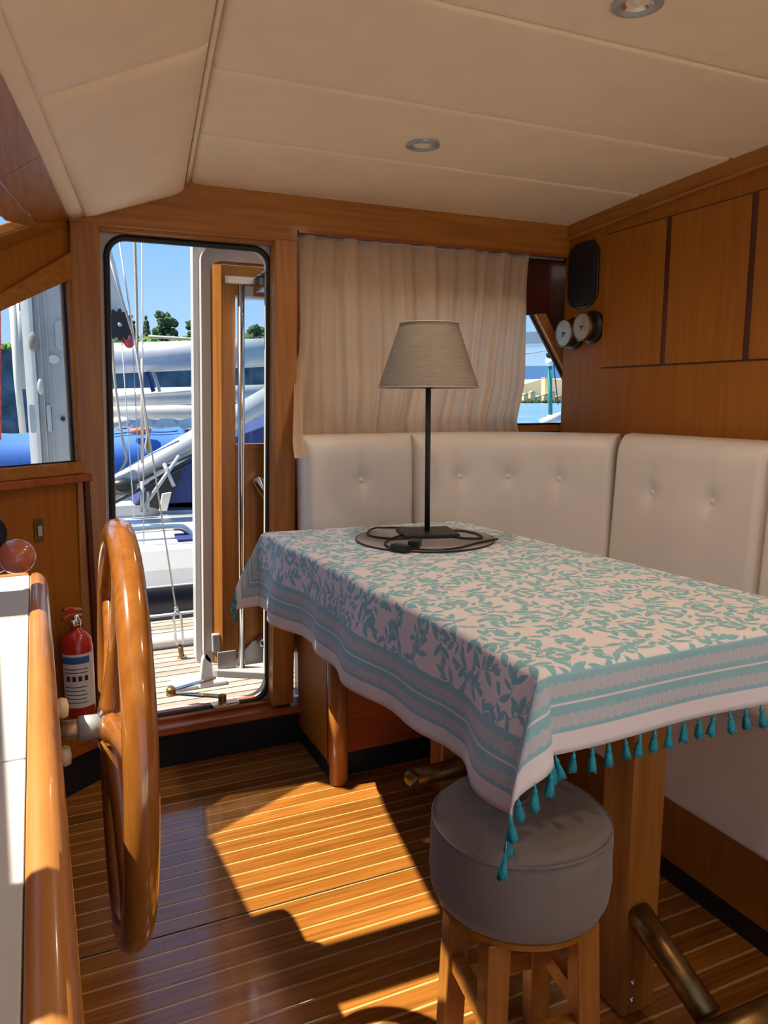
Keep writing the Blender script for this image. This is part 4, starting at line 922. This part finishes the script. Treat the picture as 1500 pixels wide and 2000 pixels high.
prism(bm, [V((mc.x + .205 * math.copysign(abs(math.cos(a)) ** .55, math.cos(a)), mc.y + .13 * math.copysign(abs(math.sin(a)) ** .7, math.sin(a)), .72)) for a in [2 * math.pi * i / 40 for i in range(40)]], (0, 0, 7)); obj('mast_section', bm, 'alu', ms, smooth=False)
def mx(px): return at(px, 760, 5.06).x
B('sail_track', mx(66), mx(73), 5.055, 5.09, .72, 7.7, 'white', ms); B('groove', mx(84), mx(86), 5.055, 5.075, .72, 7.7, 'greyrope', ms); B('groove', mx(97), mx(99), 5.055, 5.075, .72, 7.7, 'greyrope', ms)
def oval(nm, px, py, w_, h_, mat, par=None): q_ = at(px, py, 5.055); P(nm, [V((q_.x + a, 5.055, q_.z + b)) for a, b in rrect(-w_, w_, -h_, h_, min(w_, h_) * .98, 6)], (0, .02, 0), mat, par or ms)
oval('fitting', 119, 655, .030, .088, 'greyboat'); oval('fitting', 118, 553, .022, .022, 'greyboat'); oval('fitting', 123, 818, .013, .013, 'black'); oval('cleat', 64, 818, .016, .085, 'greyboat'); oval('cleat', 97, 817, .014, .08, 'greyboat'); oval('patch', 105, 702, .03, .025, 'offwhite')
q_ = at(64, 668, 5.0); bm = BM(); blob(bm, q_, .034, 5, .1, 1, 2, (.8, .7, 1.7)); obj('mast_block', bm, 'stool', ms, smooth=True)
q_ = at(79, 755, 5.0); bm = BM(); blob(bm, q_, .022, 8, .1, 1, 2, (.8, .7, 2.2)); obj('mast_block', bm, 'greyboat', ms, smooth=True)
sp_ = thing('spinnaker_pole', at(43, 845, 5.6), 'pale leaning pole left of the mast in the side window', 'pole')
T('pole', [at(22, 560, 5.6), at(34, 740, 5.6), at(45, 846, 5.6)], .022, 'offwhite', sp_, 10); T('pole_sleeve', [at(40, 560, 5.7), at(46, 760, 5.7)], .05, 'alu', sp_, 12)
rr = T('red_rope', [at(0, 560, 4.5), at(1, 860, 4.5)], .004, 'redrope', None, 8); tag(rr, 'red flecked rope at the left edge of the side window', 'rope')
fs = thing('furled_sail', at(215, 645, 4.8), 'furled cream sail on a black toothed furling drum', 'sail')
T('sail_roll', [at(176, 400, 4.8), at(196, 520, 4.8), at(209, 600, 4.8), at(216, 650, 4.8)], [.045, .085, .098, .10], 'sail', fs, 20)
gc = at(234, 634, 4.65); pts = []
for i in range(14):
    for f_, r_ in ((0, .072), (.28, .088), (.55, .088), (.8, .072)): a = 2 * math.pi * (i + f_) / 14; pts.append(gc + V((r_ * math.cos(a), 0, r_ * math.sin(a))))
T('forestay', [at(236, 640, 4.68), at(262, 1012, 4.68)], .003, 'greyrope', fs, 8)
P('furling_drum', pts, (0, .03, 0), 'black', fs); Lz('drum_pin', [(0, .004), (.012, .004), (.012, 0)], gc, 'alu', fs, (0, -1, 0), 12)
fg = thing('flag', at(244, 655, 5.2), 'small folded red flag below the furling drum', 'flag')
bm = BM(); f0, f1 = at(258, 640, 5.2), at(232, 656, 5.2)
grid(bm, lambda u, v: f0.lerp(f1, u) + V((.01 * math.sin(9 * v), .02 * math.sin(8 * u + 3 * v), -.11 * v * (1 - .5 * u) - .02 * math.sin(5 * u))), 12, 8); o = obj('flag_cloth', bm, 'red', fg, smooth=True); s2 = o.modifiers.new('s', 'SOLIDIFY'); s2.thickness = .003
T('flag_staff', [f0 + V((0, 0, .05)), V((f0.x, f0.y, 0.70))], .003, 'greyrope', fg, 8)
# ---- blue covered tender
bt = thing('covered_boat', at(200, 890, 7.9), 'boat under a bright blue canvas cover beyond the spars', 'boat')
L0, L1 = at(-260, 872, 7.75), at(378, 872, 7.75); zt, zb = at(250, 843, 7.75).z, at(250, 897, 7.75).z; ztr = at(350, 832, 7.75).z
def bfn(u, v):
    a = math.pi * v; x = L0.x + (L1.x - L0.x) * u; endt = min(1, (1 - u) / .035); k = math.sqrt(max(0, 1 - (1 - endt) ** 2)) if u > .965 else 1
    top = zt + (ztr - zt) * max(0, (u - .75) / .25) ** 1.5
    return V((x, 8.05 - .42 * math.cos(a) * (.5 + .5 * k), zb - .15 + (top - zb + .15) * math.sin(a) ** .5 * (k ** .6 if k > 0 else 0) + .012 * math.sin(x * 9)))
bm = BM(); grid(bm, bfn, 90, 20); obj('canvas_cover', bm, 'bluecanvas', bt, smooth=True)
B('hull', L0.x, L1.x - .3, 7.7, 8.4, -1.45, zb - .02, 'white', bt, .03)
T('cover_seam', [bfn(.55 + .4 * i / 20, .30) + V((0, -.012, -.0 + .02)) for i in range(21)], .006, 'navy', bt, 6)
q_ = at(275, 842, 7.7); bm = BM(); blob(bm, q_, .062, 4, .3, 1, 2, (1.7, .6, .6)); o = obj('life_ring', bm, 'orange', None, smooth=True); tag(o, 'orange red float lying on the blue cover', 'float')
# ---- quay and trees
qz = at(300, 688, 40).z
qw = B('quay_wall', -60, 15, 40, 44, -1.5, qz, 'quay'); tag(qw, 'dark stone quay wall behind the moored boats', 'wall', kind='structure')
hl = B('quay_ground', -80, 15, 44, 90, -1.5, qz - .1, 'bush'); tag(hl, 'green bank behind the quay wall', 'ground', kind='structure')
def tree(lab, px, yb, yt, wpx, Y, kind, seed):
    b, t = at(px, yb, Y), at(px, yt, Y); h = t.z - b.z; rad = wpx / 1500 * Y / 2 * 1.05
    tr_ = thing('tree', (b.x, b.y, qz - .1), lab, 'tree', 'trees behind the quay')
    T('trunk', [(b.x, b.y, qz - .3), (b.x, b.y, b.z + h * .6)], .16, 'trunk', tr_, 8)
    bm = BM(); rnd = random.Random(seed)
    if kind == 'c':
        for i in range(7): k = i / 6; blob(bm, (b.x, b.y, b.z + h * (.12 + .78 * k)), rad * (1 - .75 * k), seed + i, .3, 2, 2, (1, 1, 1.3))
    else:
        for i in range(64):
            a = rnd.uniform(0, 6.28); k = rnd.uniform(.08, .90); rr_ = rad * 1.25 * rnd.uniform(.25, 1) * math.sqrt(max(.05, 1 - ((k - .42) / .56) ** 2)); blob(bm, (b.x + math.cos(a) * rr_ * .62, b.y + math.sin(a) * rr_ * .62, b.z + h * k), rad * rnd.uniform(.18, .32), seed + i, .6, 3, 2)
    obj('crown', bm, 'tree' if kind != 'b' else 'bush', tr_, smooth=False)
tree('dark narrow cypress left of the big pine', 288, 690, 613, 24, 52, 'c', 1)
tree('big dark round pine in the middle of the doorway', 326, 690, 606, 50, 54, 'r', 2)
tree('dark tree cut by the white edge of the door', 376, 690, 621, 30, 56, 'r', 3)
tree('dark tree behind the black furling drum', 252, 690, 632, 40, 50, 'r', 4)
tree('low light green bush under the cypress', 292, 698, 660, 50, 47, 'b', 5)
tree('low green bush at the left side of the doorway', 215, 700, 655, 50, 47, 'b', 6)
tree('round green tree seen through the glass of the open door', 505, 690, 636, 60, 55, 'r', 7)
tree('olive green tree seen left of the pole in the side window', 18, 720, 668, 34, 48, 'b', 8)
tree('low bush right of the big pine behind the boom', 350, 698, 663, 60, 46, 'b', 9)
# ---- far shore in the right-hand window
sh = thing('shore', at(1060, 782, 380), 'sunlit far shore with a dry hill across the water', 'shore', kind='structure')
def ridge(nm, pts, Y, depth, mat): P(nm, [at(x, y_, Y) for x, y_ in pts], (0, depth, 0), mat, sh)
ridge('beach', [(850, 776), (1400, 776), (1400, 786), (850, 786)], 380, 30, 'sandwall')
ridge('dry_hill', [(850, 768), (1000, 757), (1035, 747), (1052, 742), (1065, 740), (1090, 741), (1200, 735), (1400, 745), (1400, 786), (850, 786)], 420, 60, 'hill')
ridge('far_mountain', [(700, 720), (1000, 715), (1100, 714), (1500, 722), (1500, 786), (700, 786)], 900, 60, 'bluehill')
for i in range(7):
    px = 1012 + i * 13; b = at(px, 781, 378); b.z = -1.5; hh = (3.4 + 1.3 * (i % 3)); c_ = thing('house', b, f'small sandy house on the far shore, {["first", "second", "third", "fourth", "fifth", "sixth", "seventh"][i]} from the curtain', 'house', 'houses on the far shore')
    B('walls', b.x - 1.6, b.x + 1.6, b.y - 1.2, b.y + 1.2, b.z, b.z + hh, 'sandwall', c_)
    P('roof', [(b.x - 1.9, b.y - 1.5, b.z + hh), (b.x + 1.9, b.y - 1.5, b.z + hh), (b.x, b.y - 1.5, b.z + hh + 1.1)], (0, 3, 0), 'terra', c_)
    bm = BM(); blob(bm, (b.x + 2.6, b.y - 3, b.z + .9), 1.3, i, .4, 2, 2); q_ = obj('shore_tree', bm, 'tree', None); tag(q_, f'small dark tree in front of the far houses, {["first", "second", "third", "fourth", "fifth", "sixth", "seventh"][i]} from the curtain', 'tree', 'shore trees')
b = at(1067, 768, 400); tw_ = thing('tower', b, 'square sandy tower on the far hill above the houses', 'tower'); B('walls', b.x - 2.5, b.x + 2.5, b.y - 2, b.y + 2, -1, at(1067, 739, 400).z, 'sandwall', tw_); B('parapet', b.x - 2.8, b.x + 2.8, b.y - 2.3, b.y + 2.3, at(1067, 739, 400).z, at(1067, 738, 400).z + .4, 'terra', tw_)
lp = thing('harbour_lamp', at(1075, 812, 9), 'green harbour lamp post with a white globe in the right window', 'street lamp')
T('post', [at(1075, 812, 9), at(1074, 712, 9)], .030, 'greenpost', lp, 10); T('foot', [at(1075, 845, 9), at(1075, 810, 9)], .045, 'white', lp, 10)
q_ = at(1073.5, 706, 9); bm = BM(); blob(bm, q_, .062, 1, 0.02, 1, 3, (1, 1, 1.15)); obj('globe', bm, 'globe', lp, smooth=True)
q_ = at(1071, 693, 8.9); Lz('horn', [(0, 0), (.04, .0), (.055, .03), (.03, .05), (0, .05)], q_, 'black', lp, (0, -1, 0), 16)
T('cable', smooth_path([at(1000, 692, 9), at(1035, 690, 9), at(1070, 684, 9)], 4), .008, 'greyrope', lp, 6); T('cable', [at(1080, 700, 9), at(1090, 790, 9)], .008, 'navy', lp, 6)
aw = thing('awning', at(1150, 665, 6), 'pale awning edge at the top of the slanted window corner', 'awning'); P('canopy', [at(1000, 650, 6), at(1180, 640, 6), at(1180, 668, 6), at(1000, 672, 6)], (0, .8, 0), 'white', aw); wq = at(1176, 660, 6.2); T('pole', [(wq.x, wq.y, -1.5), wq], .03, 'alu', aw, 10)
pr2 = T('pulpit_rail', [at(1058, 826, 4.5), at(1095, 812, 4.5)], .03, 'white'); tag(pr2, 'white rail crossing the foot of the green lamp post', 'rail')
